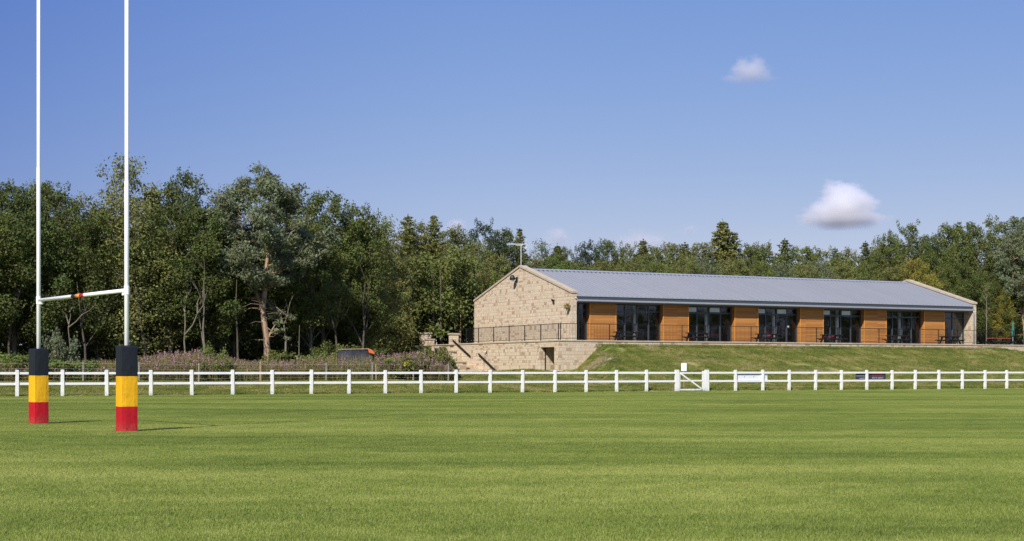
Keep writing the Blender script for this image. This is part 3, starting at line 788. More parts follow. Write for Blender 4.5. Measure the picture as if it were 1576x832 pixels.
# ------------------------------------------------------------------ rugby goal
PL = Vector((-11.45, 36.6, 0)); PR = Vector((-8.16, 32.05, 0)); gd = (PR - PL); gl_ = gd.length; ga_ = math.atan2(gd.y, gd.x)
goal = tag(empty('rugby_goal', (PL + PR) / 2, ga_), 'tall white rugby goal posts with black, yellow and red padding', 'goal posts')
for sx in (-1, 1):
    x = sx * gl_ / 2; st_z = 6.2 if sx < 0 else 5.3
    MB().tube([(x, 0, -.1), (x, 0, st_z), (x, 0, st_z + .03), (x, 0, 12.5)], [.049, .049, .042, .042], 16).build('upright', M['white_paint'], goal, True)
    pad = MB(); s = .175; rnd = random.Random(4 + sx)
    c_ = []
    zs = [0.0, .18, .36, .535, .54, .75, .96, 1.175, 1.18, 1.4, 1.6, 1.795]
    off = R(7) if sx < 0 else 0
    for z in zs:
        ring = []
        for k in range(16):
            cx_, cy_ = [(-1, -1), (1, -1), (1, 1), (-1, 1)][k // 4]; nx_, ny_ = [(-1, -1), (1, -1), (1, 1), (-1, 1)][(k // 4 + 1) % 4]
            t = (k % 4) / 4; q = Vector((cx_ + (nx_ - cx_) * t, cy_ + (ny_ - cy_) * t))
            bul = 1 + .05 * math.sin(t * math.pi) + rnd.uniform(-.018, .018) + (.03 if z < .1 else 0)
            if t == 0: bul = .985 + rnd.uniform(-.01, .01)
            q = q * s * bul; ring.append((x + q.x * math.cos(off) - q.y * math.sin(off), q.x * math.sin(off) + q.y * math.cos(off), z))
        c_.append(ring)
    for i in range(len(zs)): pad.v += c_[i]
    for i in range(len(zs) - 1):
        mi = 2 if zs[i+1] <= .54 else 1 if zs[i+1] <= 1.18 else 0
        for k in range(16): pad.f.append((i*16+k, i*16+(k+1) % 16, (i+1)*16+(k+1) % 16, (i+1)*16+k)); pad.m.append(mi)
    t0 = len(pad.v); pad.v += [(x + (p[0] - x) * .9, p[1] * .9, 1.83) for p in c_[-1]]
    b0 = (len(zs) - 1) * 16
    for k in range(16): pad.f.append((b0+k, b0+(k+1) % 16, t0+(k+1) % 16, t0+k)); pad.m.append(0)
    pad.f.append(tuple(t0 + k for k in range(16))); pad.m.append(0)
    pad.build('post_pad', [M['v_black'], M['v_yellow'], M['v_red']], goal)
cbz = 3.0; M['tape'] = simple('orange_tape', (.72, .27, .05), .6)
cb = MB().tube([(-gl_/2 + .03, -.0, cbz), (gl_/2 - .03, 0, cbz)], .042, 14).build('crossbar', M['white_paint'], goal, True)
for a, b, m in ((-.47, -.22, 'v_black'), (-.22, .06, 'tape'), (.06, .32, 'v_red')):
    MB().tube([(a, 0, cbz), (b, 0, cbz)], .0445, 14).build('colour_band', M[m], cb, True)
for sx in (-1, 1):
    b = MB(); x = sx * gl_ / 2
    b.tube([(x, 0, cbz - .09), (x, 0, cbz + .09)], .058, 12); b.box(x - sx * .15 - .05, x - sx * .15 + .05, -.03, .03, cbz - .10, cbz - .045)
    b.build('bracket', M['white_paint'], goal)

# ------------------------------------------------------------------ terrace furniture
pt = empty('picnic_table', W(0, 0, 3.44), ANG)
def picnic():
    t = pt
    for zz, xs, nm in ((.75, (-.30, -.15, 0, .15, .30), 'table_top'),):
        k = MB()
        for x in xs: k.box(-.92, .92, x - .068, x + .068, .69, .76)
        k.build(nm, M['picnic'], t)
    for sgn in (-1, 1):
        k = MB(); k.box(-.92, .92, sgn * .70 - .14, sgn * .70 - .005, .40, .46); k.box(-.92, .92, sgn * .70 + .005, sgn * .70 + .14, .40, .46); k.build('seat', M['picnic'], t)
    for sx in (-.68, .68):
        k = MB(); k.bar((sx, -.58, 0), (sx, -.20, .70), .08, .13); k.bar((sx, .58, 0), (sx, .20, .70), .08, .13); k.box(sx + .045, sx + .10, -.84, .84, .33, .415); k.box(sx - .02, sx + .03, -.36, .36, .64, .705)
        k.build('leg_frame', M['picnic'], t)
picnic()
tabs = [(964, 'second bay of glass from the left, dark picnic table there'), (1074, ''), (1181, ''), (1280, ''), (1381, ''), (1462, '')]
tl_ = ['dark picnic table on the terrace by the window nearest the gable', 'dark picnic table by the second wide window from the gable',
       'dark picnic table outside the third wide window from the gable', 'dark picnic table outside the fourth wide window from the gable',
       'dark picnic table by the fifth wide window from the gable', 'dark picnic table against the pale stone at the right end of the clubhouse']
for i, (px, _) in enumerate(tabs):
    o = pt if i == 0 else copy_tree(pt)
    vv = 1.75; u = px_u(px, vv); o.location = W(u, vv, 3.44)
    o.rotation_euler = (0, 0, ANG + R([0, 3, -2, 2, -4, 5][i]))
    tag(o, tl_[i], 'picnic table', 'picnic tables along the terrace')
for px0, px1, lab in ((1167, 1186.5, 'red cushioned bench inside, seen through the third wide window from the gable'), (1266, 1283.5, 'red cushioned bench inside, seen through the fourth wide window from the gable'), (1093, 1112, 'short red cushioned bench inside, seen through the second wide window from the gable')):
    vv = VG + (.30 if px0 > 1150 else 1.6); a, b = px_u(px0, vv), px_u(px1, vv)
    e = tag(empty('bench', W((a + b) / 2, vv, 3.5), ANG), lab, 'bench', 'red benches inside the clubhouse'); h = (b - a) / 2
    MB().box(-h, h, -.04, .04, .56, .74).build('backrest', M['red'], e, bevel=.02)
    MB().box(-h, h, .061, .5, .40, .47).build('seat', M['red'], e, bevel=.02)
    for sx in (-h + .1, h - .1): MB().box(sx - .03, sx + .03, .0, .45, 0, .40).build('leg', M['dark_frame'], e)
# far right of the terrace
vv = 5.0; u = px_u(1537, vv)
o = copy_tree(pt); o.location = W(u, vv, 3.44); o.rotation_euler = (0, 0, ANG); o.scale = (1.15, 1, 1.0)
for ch in o.children:
    if ch.name.startswith('table_top'):
        ch.data = ch.data.copy(); ch.data.materials[0] = M['orange_wood']
tag(o, 'picnic table with an orange-red top right of the clubhouse, beside the green parasol', 'picnic table', 'picnic tables along the terrace')
vv = 4.2; u = px_u(1559, vv); pw_ = W(u, vv, 3.44); zt = z_at(494, pw_.y) - 3.44
e = tag(empty('parasol', pw_, 0), 'closed green parasol standing at the far right of the terrace', 'parasol')
MB().lathe([(.25, 0), (.25, .07), (.06, .1)], n=14).build('base', M['concrete'], e)
MB().tube([(0, 0, .05), (0, 0, zt)], .025, 8).build('pole', M['alu'], e)
MB().lathe([(.10, zt - 1.35), (.155, zt - 1.3), (.14, zt - .95), (.11, zt - .9), (.13, zt - .8), (.08, zt - .3), (.03, zt)], n=14).build('canopy', M['green_cloth'], e, True)

# ------------------------------------------------------------------ wire stock fence and things in the meadow
VW = -7.5
wf = tag(empty('wire_fence', W(0, VW, 0), ANG), 'wooden stakes with wire in front of the wildflowers', 'fence')
wp = [(-10, 0), (60, 0), (128, 1), (214, 0), (306, 1), (401, 2), (502, 1), (573, 1), (636, 1), (690, 1)]
tops = []
for px, k in wp:
    u = px_u(px, VW); g = ground_uv(u, VW); r = .05 if k < 2 else .075; h = 1.15 if k < 2 else 1.2
    MB().tube([(u, 0, g - .1), (u + .01, 0, g + h)], [r, r * .9], 8).build('post', M['timber' if k == 2 else 'timber_grey'], wf)
    tops.append((u, g))
wr = MB()
for (u0, g0), (u1, g1) in zip(tops, tops[1:]):
    for z in (.25, .5, .75, 1.05): wr.bar((u0, -.06, g0 + z), (u1, -.06, g1 + z), .006, .006)
wr.build('wire', M['alu'], wf)
u = px_u(579, VW - .4); g = ground_uv(u, VW - .4)
e = tag(empty('timber_stake', W(u, VW - .4, g), 0), 'bright new timber stake leaning beside the wire fence', 'stake')
MB().bar((0, 0, -.1), (-.03, 0, 1.05), .07, .07).build('shaft', M['timber'], e)
# tarpaulin heap with an orange cover
u = px_u(549, -2.5); g = ground_uv(u, -2.5); pw_ = W(u, -2.5, g)
e = tag(empty('covered_trailer', pw_, R(4)), 'black tarpaulin covered trailer with an orange flap beyond the flowers', 'trailer')
k = MB(); nx, nz = 22, 7; rnd = random.Random(8)
Hh = z_at(537.5, pw_.y) - g
prof = [(-.65, .25), (-.72, .8), (-.6, Hh * .78), (-.25, Hh * .97), (.25, Hh), (.62, Hh * .8), (.7, .8), (.65, .25)]
for i in range(nx + 1):
    x = -1.25 + 2.35 * i / nx; sag = 1 - .10 * math.sin(i / nx * math.pi * 5) ** 2 * .5 - (.12 if i in (0, nx) else 0)
    for (yy, zz) in prof: k.v.append((x + rnd.uniform(-.05, .05), yy * (.9 + rnd.uniform(-.12, .12)), zz * sag + rnd.uniform(-.07, .07)))
for i in range(nx):
    for j in range(len(prof) - 1): a = i * 8 + j; k.f.append((a, a + 1, a + 9, a + 8)); k.m.append(0)
k.f.append(tuple(range(8))); k.m.append(0); k.f.append(tuple(nx * 8 + q for q in range(8))[::-1]); k.m.append(0)
k.build('tarpaulin', M['tarp'], e, True)
k = MB(); k.prism([(.82, Hh * .86), (1.18, Hh * .80), (1.12, Hh * .92), (.95, Hh * 1.0), (.74, Hh * 1.02)], 'y', -.68, -.2); k.build('orange_flap', M['orange'], e, bevel=.03)
k = MB(); k.bar((-1.2, -.1, Hh * 1.0), (.8, -.15, Hh * 1.03), .09, .05); k.build('ridge_batten', M['timber'], e)
for sx in (-.5, .5):
    w_ = MB(); w_.tube([(sx, -.62, .3), (sx, -.76, .3)], .3, 16); w_.build('wheel', M['rail'], e)

# ------------------------------------------------------------------ vegetation generators
def tube_np(acc, pts, rads, n=6):
    acc.tube(pts, rads, n, caps=False)
def leaves_on(r, centers, radii, counts, size, up=.35, shell=.35, flat=1.0, elong=1.0):
    """leaf quads spread through clumps; returns verts (4n,3)"""
    out = []
    for c, rad, n in zip(centers, radii, counts):
        n = int(n)
        d = r.normal(size=(n, 3)); d /= np.linalg.norm(d, axis=1)[:, None] + 1e-9
        rr = (1 - shell * r.random(n) ** 1.5) * (1 + .22 * r.normal(size=n))
        rad3 = np.array(rad) if hasattr(rad, '__len__') else np.array([rad, rad, rad * flat])
        p = np.array(c) + d * rr[:, None] * rad3
        nrm = d * .55 + np.array([0, 0, up]) + r.normal(size=(n, 3)) * .65
        nrm /= np.linalg.norm(nrm, axis=1)[:, None] + 1e-9
        a = np.cross(nrm, r.normal(size=(n, 3))); a /= np.linalg.norm(a, axis=1)[:, None] + 1e-9
        b = np.cross(nrm, a); s = size * r.uniform(.55, 1.35, n)[:, None] / 2
        q = np.stack([p - a * s * elong, p - b * s * .62, p + a * s * elong, p + b * s * .62], 1)
        out.append(q.reshape(-1, 3))
    return np.concatenate(out)
def leaf_mesh(name, V):
    n = len(V) // 4; return np_mesh(name, V, np.arange(4 * n).reshape(-1, 4), M['leaf'])

def broad(name, seed, H=12.0, Rm=3.6, low=.14, nleaf=30000, leaf=.175, bark='bark', nclump=70, top_sharp=.8):
    r = np.random.default_rng(seed); tr = MB()
    lean = r.uniform(-.5, .5, 2)
    tp = [(lean[0] * t * t, lean[1] * t * t, H * t * .9 - .3 * (t == 0)) for t in (0, .15, .35, .55, .8, 1)]
    tube_np(tr, tp, [.20, .165, .13, .095, .05, .015], 8)
    cs = []; rs = []
    for i in range(nclump):
        t = low + (1 - low) * (i + r.random()) / nclump
        env = Rm * (math.sin(math.pi * min(1, (t - low * .6) / (1.03 - low * .6)) ** top_sharp) ** .6) * (0.85 + .35 * r.random())
        a = i * 2.39996 + r.uniform(-.5, .5); rad = env * (1 - .75 * r.random() ** 2.2)
        cr = r.uniform(.55, 1.15) * (1.0 if t < .85 else .65)
        c = (lean[0] * t * t + math.cos(a) * rad, lean[1] * t * t + math.sin(a) * rad, H * t - cr * .4)
        cs.append(c); rs.append((cr, cr, cr * r.uniform(.6, .85)))
        if i % 2 == 0:
            z0 = max(.10 * H, c[2] - rad * .75 - .4); tt = z0 / (H * .9)
            b0 = (lean[0] * tt * tt, lean[1] * tt * tt, z0); mid = ((b0[0] + c[0]) / 2 + r.uniform(-.2, .2), (b0[1] + c[1]) / 2 + r.uniform(-.2, .2), (z0 + c[2]) / 2 + r.uniform(0, .3))
            tube_np(tr, [b0, mid, c], [.055 * (1.2 - tt), .035, .012], 5)
    # twigs poking out of the crown
    for k in range(26):
        t = r.uniform(.55, 1.0); a = r.uniform(0, 6.28); rad = Rm * (math.sin(math.pi * min(1, (t) ** 1.3 * .98)) ** .6) * .95 + .25
        cs.append((lean[0] * t * t + math.cos(a) * rad, lean[1] * t * t + math.sin(a) * rad, H * t + r.uniform(0, .35))); rs.append((.28, .28, .42))
    vol = np.array([x[0] ** 2 for x in rs]); cnt = nleaf * vol / vol.sum()
    V = leaves_on(r, cs, rs, cnt, leaf)
    return tr, leaf_mesh(name + '_crown', V), M[bark]

def conifer(name, seed, H=13.0, Rm=2.3, low=.08, nleaf=20000, leaf=.22, droop=.25, bark='bark', ragged=.35, power=.85):
    r = np.random.default_rng(seed); tr = MB()
    tube_np(tr, [(0, 0, -.3), (0, 0, H * .5), (0, 0, H * .98)], [.17, .10, .015], 7)
    P = []
    z = H * low; k = 0
    cs = []; rs = []; cn = []
    while z < H * .985:
        t = z / H; L_ = Rm * (1 - t) ** power * (1 + r.uniform(-ragged, ragged)) + .12
        nb = 5 if t < .8 else 4
        for j in range(nb):
            a = k * 1.1 + j * 2 * math.pi / nb + r.uniform(-.3, .3); Lb = L_ * r.uniform(.7, 1.15)
            end = (math.cos(a) * Lb, math.sin(a) * Lb, z - droop * Lb + (.12 if t > .8 else 0))
            if j % 2 == 0: tube_np(tr, [(0, 0, z), end], [.03, .008], 4)
            m = max(2, int(Lb / .42))
            for q in range(m):
                f = (q + .7) / m
                cs.append((end[0] * f, end[1] * f, z + (end[2] - z) * f + r.uniform(-.06, .06))); w = .16 + .26 * (1 - abs(f - .55)) * min(1, Lb)
                rs.append((w, w, w * .5)); cn.append(w * w)
        z += H * .030 * (1.15 - t * .5); k += 1
    cs.append((0, 0, H)); rs.append((.05, .05, .35)); cn.append(.01)
    cn = np.array(cn); V = leaves_on(r, cs, rs, np.maximum(3, nleaf * cn / cn.sum()), leaf, up=.3, shell=.9, elong=1.35)
    return tr, leaf_mesh(name + '_crown', V), M[bark]

def pine(name, seed, H=12.6, hero=True, nleaf=36000):
    """open-grown two-stemmed pine: bare orange lower trunk, wide needle clouds"""
    r = np.random.default_rng(seed); tr = MB()
    m1 = [(0, 0, -.4), (.02, 0, .6), (-.05, .05, 2.0), (-.28, .1, 3.6), (-.15, .1, 5.0), (-.05, .1, 6.4), (.2, 0, 8.6), (.4, -.1, 10.6), (.5, 0, H * .97)]
    tube_np(tr, m1, [.26, .225, .20, .18, .155, .13, .09, .055, .015], 9)
    m2 = [(-.27, .1, 3.7), (-.75, .3, 4.9), (-1.25, .4, 6.3), (-1.6, .5, 8.2), (-1.9, .5, 10.2)]
    tube_np(tr, m2, [.13, .11, .085, .055, .015], 7)
    tube_np(tr, [(.0, 0, 1.7), (.25, 0, 2.2), (.62, -.05, 2.9)], [.09, .07, .03], 6)
    # dead lower twigs
    for i in range(22):
        z = r.uniform(1.6, 5.2); a = r.uniform(0, 6.28); l = r.uniform(.8, 2.6); x0 = -.2
        tube_np(tr, [(x0, .1, z), (x0 + math.cos(a) * l * .55, math.sin(a) * l * .55, z - .15 + .1 * l), (x0 + math.cos(a) * l, math.sin(a) * l, z + r.uniform(-.5, .5))], [.032, .018, .006], 4)
    cs = []; rs = []
    def limb(b, e, rb, nn, spread, cr):
        b = np.array(b); e = np.array(e); mid = (b + e) / 2 + np.array([0, 0, -.15])
        tube_np(tr, [tuple(b), tuple(mid), tuple(e)], [rb, rb * .6, .014], 5)
        for q in range(nn):
            f = .45 + .6 * (q + r.random()) / nn; c = b + (e - b) * f + r.normal(size=3) * spread * np.array([1, 1, .55])
            cs.append(tuple(c)); w = cr * r.uniform(.6, 1.1); rs.append((w, w, w * .62))
    for t in np.linspace(0, 1, 30):
        z = 5.4 + t * (H - 6.0); a = t * 30 * 2.4; Rr = (2.9 * math.sin(math.pi * min(1, .22 + t * .80)) ** .75 + .35)
        st_ = (m1[5] if t < .4 else m1[6] if t < .7 else m1[7]); sx = st_[0] if r.random() < .55 else -1.4 - t * .4
        z0 = z - .5
        limb((sx, .1, z0), (sx + math.cos(a) * Rr, math.sin(a) * Rr, z + r.uniform(0, .7)), .045, 6, .38, .62)
    # signature limbs: a long one reaching right at mid height, a heavy one left
    limb((.1, 0, 6.2), (4.3, -.4, 8.7), .08, 11, .33, .62); limb((.1, 0, 6.0), (3.2, -.8, 7.3), .07, 9, .35, .6)
    limb((.1, 0, 6.6), (3.7, .6, 8.0), .06, 8, .35, .6)
    limb((-1.2, .4, 6.6), (-3.6, -.2, 9.6), .07, 10, .4, .7); limb((-1.0, .3, 5.8), (-2.7, -.6, 6.5), .06, 8, .35, .55); limb((-1.3, .4, 7.5), (-3.4, .5, 8.2), .06, 8, .4, .6)
    limb((-.3, .1, 3.2), (1.6, -.5, 3.2), .04, 5, .3, .42); limb((-.1, 0, 2.6), (1.2, -.4, 1.9), .035, 4, .25, .4)
    for (x, z) in ((-3.1, 10.9), (-2.3, 11.3), (-.8, 11.4), (.4, H), (.9, 12.0), (1.6, 11.6), (-1.4, 11.0), (0.1, 12.0), (2.1, 10.6), (-3.6, 10.0)):
        limb((x * .6, 0, z - 1.8), (x, r.uniform(-.5, .5), z), .03, 5, .25, .45)
    V = leaves_on(r, cs, rs, nleaf * np.array([x[0] ** 2 for x in rs]) / sum(x[0] ** 2 for x in rs), .15, up=.45, shell=.75, elong=1.6)
    me = leaf_mesh(name + '_crown', V); return tr, me, M['bark_pine']

def bush(name, seed, H=1.6, Rm=1.1, nleaf=3500, leaf=.13, n=22):
    r = np.random.default_rng(seed); tr = MB(); cs = []; rs = []
    for i in range(n):
        a = r.uniform(0, 6.28); rad = Rm * math.sqrt(r.random()); z = H * (.2 + .75 * r.random() * (1 - .35 * rad / Rm))
        c = (math.cos(a) * rad, math.sin(a) * rad, z); cs.append(c); w = r.uniform(.22, .42) * H / 1.6; rs.append((w, w, w * .9))
        tube_np(tr, [(c[0] * .2, c[1] * .2, -.1), (c[0] * .7, c[1] * .7, z * .6), c], [.025, .016, .005], 4)
    V = leaves_on(r, cs, rs, [nleaf / n] * n, leaf, shell=.8); return tr, leaf_mesh(name + '_crown', V), M['bark']

PROTO = {}
def proto(key, gen, H):
    tr, cme, bk = gen
    me = bpy.data.meshes.new(key + '_trunk'); me.from_pydata(tr.v, [], tr.f); me.materials.append(bk)
    me.polygons.foreach_set('use_smooth', [True] * len(tr.f)); me.update()
    PROTO[key] = (me, cme, H)
for i in range(5): proto('broad%d' % i, broad('broad', 100 + i, Rm=[3.4, 3.0, 3.8, 3.2, 2.7][i], low=[.25, .20, .18, .30, .22][i], top_sharp=[.8, 1.0, .7, 1.15, .9][i], bark='bark' if i != 3 else 'bark_pale'), 12)
proto('airy0', broad('airy', 120, Rm=2.3, low=.12, nleaf=15000, leaf=.16, bark='bark_pale', nclump=90, top_sharp=.62), 12)
proto('airy1', broad('airy', 121, Rm=2.0, low=.2, nleaf=13000, leaf=.16, bark='bark_pale', nclump=80, top_sharp=.7), 12)
proto('larch0', conifer('larch', 130, Rm=3.1, droop=-.05, ragged=.5, nleaf=17000, leaf=.18, power=.85), 13)
proto('larch1', conifer('larch', 131, Rm=2.9, droop=-.05, ragged=.65, nleaf=14000, leaf=.19, power=.7), 13)
proto('spruce0', conifer('spruce', 132, Rm=3.3, droop=.42, ragged=.3, nleaf=24000, power=.75), 13)
proto('spruce1', conifer('spruce', 133, Rm=2.8, droop=.25, ragged=.42, nleaf=19000, power=.7), 13)
proto('pine0', pine('pine', 140), 12.6)
for i in range(3): proto('bush%d' % i, bush('bush', 150 + i), 1.6)

def plant(name, key, loc, h, wscale, rot, color, label, cat, group=None, crown='crown', trunk='trunk'):
    tme, cme, H0 = PROTO[key]; s = h / H0
    e = empty(name, loc, rot); e.scale = (s * wscale, s * wscale, s)
    t = bpy.data.objects.new(trunk, tme); COL.objects.link(t); t.parent = e
    c = bpy.data.objects.new(crown, cme); COL.objects.link(c); c.parent = e; c.color = (*color, 1)
    tag(e, label, cat, group); return e

ORD = ['', 'second ', 'third ', 'fourth ', 'fifth ', 'sixth ', 'seventh ', 'eighth ', 'ninth ', 'tenth ', 'eleventh ', 'twelfth ', 'thirteenth ', 'fourteenth ', 'fifteenth ', 'sixteenth ', 'seventeenth ', 'eighteenth ', 'nineteenth ', 'twentieth ']
DK = (.122, .150, .042); MD = (.172, .198, .052); OL = (.215, .222, .068); GR = (.19, .22, .12); YG = (.32, .28, .06); BL = (.078, .112, .052); PN = (.215, .245, .135); LM = (.18, .23, .06)
def put_tree(key, px, ytop, v, color, label, group, wscale=1.0, cat='tree', name=None):
    u = px_u(px, v); p = W(u, v, 0); p.z = ground_uv(u, v) - .1
    h = z_at(ytop, p.y) - p.z
    rnd = random.Random(int(px * 7 + v * 13))
    f = rnd.uniform(.88, 1.12); color = tuple(c * f for c in color)
    nm = name or {'b': 'broadleaf_tree', 'a': 'birch_tree', 'l': 'larch_tree', 's': 'spruce_tree', 'p': 'pine_tree'}[key[0]]
    plant(nm, key, p, h, wscale * (12.0 / h) ** .35, rnd.uniform(0, 6.28) if key != 'pine0' or nm != 'pine_tree' else 0, color, label, cat, group)
KN = {'b': 'broadleaf tree', 'a': 'slender birch', 'l': 'feathery larch', 's': 'dark spruce', 'p': 'grey-green pine'}
CN = {DK: 'dark green', MD: 'mid green', OL: 'olive green', GR: 'grey-green', YG: 'yellowish', BL: 'deep blue-green', PN: 'pale grey-green', LM: 'bright green'}
def row(trees, v, where, group):
    seen = {}
    for t in trees:
        key, px, yt, col = t[:4]; ws = t[4] if len(t) > 4 else 1.0; vv = v + (t[5] if len(t) > 5 else 0)
        base = CN[col] + ' ' + KN[key[0]].replace('dark ', '')
        seen[base] = seen.get(base, 0) + 1; n = seen[base]
        if n > 1: lab = '%s%s from the left, %s' % (ORD[n - 1], base, where)
        else: lab = 'leftmost %s, %s' % (base, where)
        put_tree(key, px, yt, vv, col, lab, group, ws)

# hero pine
pv0 = 3.2; pu = px_u(411, pv0); pp = W(pu, pv0, ground_uv(pu, pv0)); ph = z_at(268, pp.y) - pp.z
plant('pine_tree', 'pine0', pp, ph, 1.0, R(8), PN, 'tall spreading grey-green pine with a forked orange trunk at the wood edge', 'tree')
row([('broad1', -45, 300, MD), ('broad0', 22, 284, DK, 1.05), ('broad2', 92, 292, DK, .9), ('broad1', 150, 318, MD, .85, 1), ('airy0', 205, 300, OL, 1.25), ('broad3', 262, 312, DK, .95),
     ('broad4', 312, 318, DK, 1.0), ('broad0', 360, 338, DK, .8, 3), ('broad3', 478, 345, MD, .9, 2.5), ('broad4', 545, 338, OL, 1.0, 8), ('broad1', 585, 365, OL, .85, 20)],
    4.0, 'front row of the left wood', 'front row of the wood on the left')
row([('broad2', -15, 285, MD), ('broad4', 60, 280, MD, .9), ('airy1', 120, 300, OL), ('airy0', 194, 239, OL, 1.0), ('larch1', 236, 290, OL, 1.2), ('broad1', 288, 270, DK, .85), ('airy1', 338, 292, OL),
     ('broad0', 440, 292, DK, .9), ('broad3', 497, 297, DK, .85), ('broad1', 550, 320, DK, .9), ('airy0', 590, 338, OL, 1, 14), ('larch1', 628, 330, OL, 1.15, 22), ('broad1', 648, 346, OL, .9, 24), ('larch0', 668, 330, OL, 1.15, 22)],
    11.0, 'second row of the left wood', 'second row of the wood on the left')
row([('spruce0', 612, 430, LM, 1.25, -2), ('broad4', 655, 400, MD, 1.0, 2), ('broad1', 690, 378, OL, .9, 3), ('broad2', 640, 372, OL, .9, 6), ('airy1', 735, 372, OL, 1.1, 7), ('broad2', 688, 352, MD, .9, 12), ('broad3', 708, 440, DK, .8, 1), ('spruce1', 724, 436, BL, .9, 0)],
    28.0, 'between left wood and gable', 'trees beside the gable')
row([('airy0', 712, 350, OL, .9), ('broad2', 748, 343, BL, .75), ('broad3', 775, 352, DK, .7), ('larch0', 800, 350, OL, .9), ('airy1', 832, 372, GR), ('broad0', 862, 380, MD, .7), ('spruce1', 858, 376, BL, 1.0),
     ('broad1', 905, 374, BL, .75), ('broad4', 932, 369, DK, .75), ('broad2', 965, 378, OL, .7), ('larch1', 990, 368, OL, 1.2), ('broad4', 1031, 374, OL, .9), ('broad3', 1010, 380, MD, .9), ('larch1', 1054, 373, GR, 1.2),
     ('broad0', 1078, 374, OL, .85), ('spruce0', 1112, 338, OL, 1.3), ('larch0', 1130, 356, OL, 1.2), ('broad4', 1158, 376, MD, .9), ('broad1', 1180, 377, MD, .85), ('larch1', 1208, 367, MD, 1.2), ('broad3', 1226, 380, MD, .9),
     ('larch0', 1246, 381, GR, 1.1), ('broad2', 1268, 384, MD, .8), ('larch1', 1285, 380, GR, 1.1), ('broad1', 1306, 385, OL, .75), ('larch1', 1332, 371, DK, 1.0), ('broad0', 1352, 378, MD, .7)],
    40.0, 'skyline behind the clubhouse roof', 'skyline trees behind the clubhouse')
row([('broad4', 768, 392, OL, 1.0), ('broad2', 820, 398, OL, .9), ('broad1', 852, 396, LM, .8), ('broad3', 884, 402, MD, .9), ('broad0', 925, 400, OL, .9), ('airy0', 968, 398, OL, 1.1), ('broad4', 1005, 402, MD, .9), ('broad1', 1050, 398, OL, .9),
     ('airy1', 1085, 400, GR, 1.1), ('broad3', 1122, 398, OL, .9), ('broad2', 1165, 402, MD, .85), ('airy0', 1200, 404, GR, 1.1), ('broad0', 1235, 406, OL, .85), ('airy1', 1262, 404, GR, 1.3), ('broad4', 1300, 405, OL, .9), ('broad2', 1338, 402, MD, .8)],
    27.0, 'nearest row behind the clubhouse roof', 'nearer trees behind the clubhouse')
row([('broad1', 1366, 362, MD, .8), ('broad2', 1398, 345, DK, .8), ('broad0', 1432, 362, DK, .8), ('broad4', 1462, 345, MD, .85), ('broad3', 1498, 342, DK, .9), ('broad2', 1535, 338, MD, .9), ('broad0', 1568, 333, DK, .8), ('broad1', 1610, 338, DK)],
    31.0, 'back of the right wood', 'tall wood on the right')
row([('broad4', 1375, 410, OL, .9, 1), ('broad0', 1412, 398, YG, .8), ('broad3', 1445, 408, MD, .8), ('broad1', 1485, 405, DK, .9), ('broad2', 1522, 418, DK, .8), ('broad4', 1560, 400, DK, .9), ('broad0', 1600, 400, MD), ('broad1', 1543, 448, YG, .62, -1.2)],
    24.5, 'front of the right wood', 'front trees of the wood on the right')
put_tree('pine0', 1578, 352, 22.5, PN, 'grey-green pine at the right edge of the picture', None, .8)
# thin young tree right of the clubhouse
u = px_u(1518, 7.5); p = W(u, 7.5, 3.44)
yt_ = tag(empty('young_tree', p, 0), 'thin young tree on the terrace just right of the clubhouse', 'tree')
yh = z_at(438, p.y) - 3.44; k = MB(); k.tube([(0, 0, 0), (.03, 0, yh * .5), (-.02, 0, yh)], [.05, .035, .01], 6)
rr = np.random.default_rng(12); yc = []
for i in range(16):
    z = yh * rr.uniform(.45, 1.0); a = rr.uniform(0, 6.28); l = rr.uniform(.3, .8) * (1.3 - z / yh); q = (math.cos(a) * l, math.sin(a) * l, z + .25)
    k.tube([(0, 0, z - .2), q], [.015, .005], 4); yc.append(q)
k.build('trunk', M['bark_pale'], yt_)
yo = bpy.data.objects.new('crown', leaf_mesh('young_crown', leaves_on(rr, yc, [(.25, .25, .2)] * 16, [26] * 16, .11, shell=.9))); COL.objects.link(yo); yo.parent = yt_; yo.color = (*OL, 1)

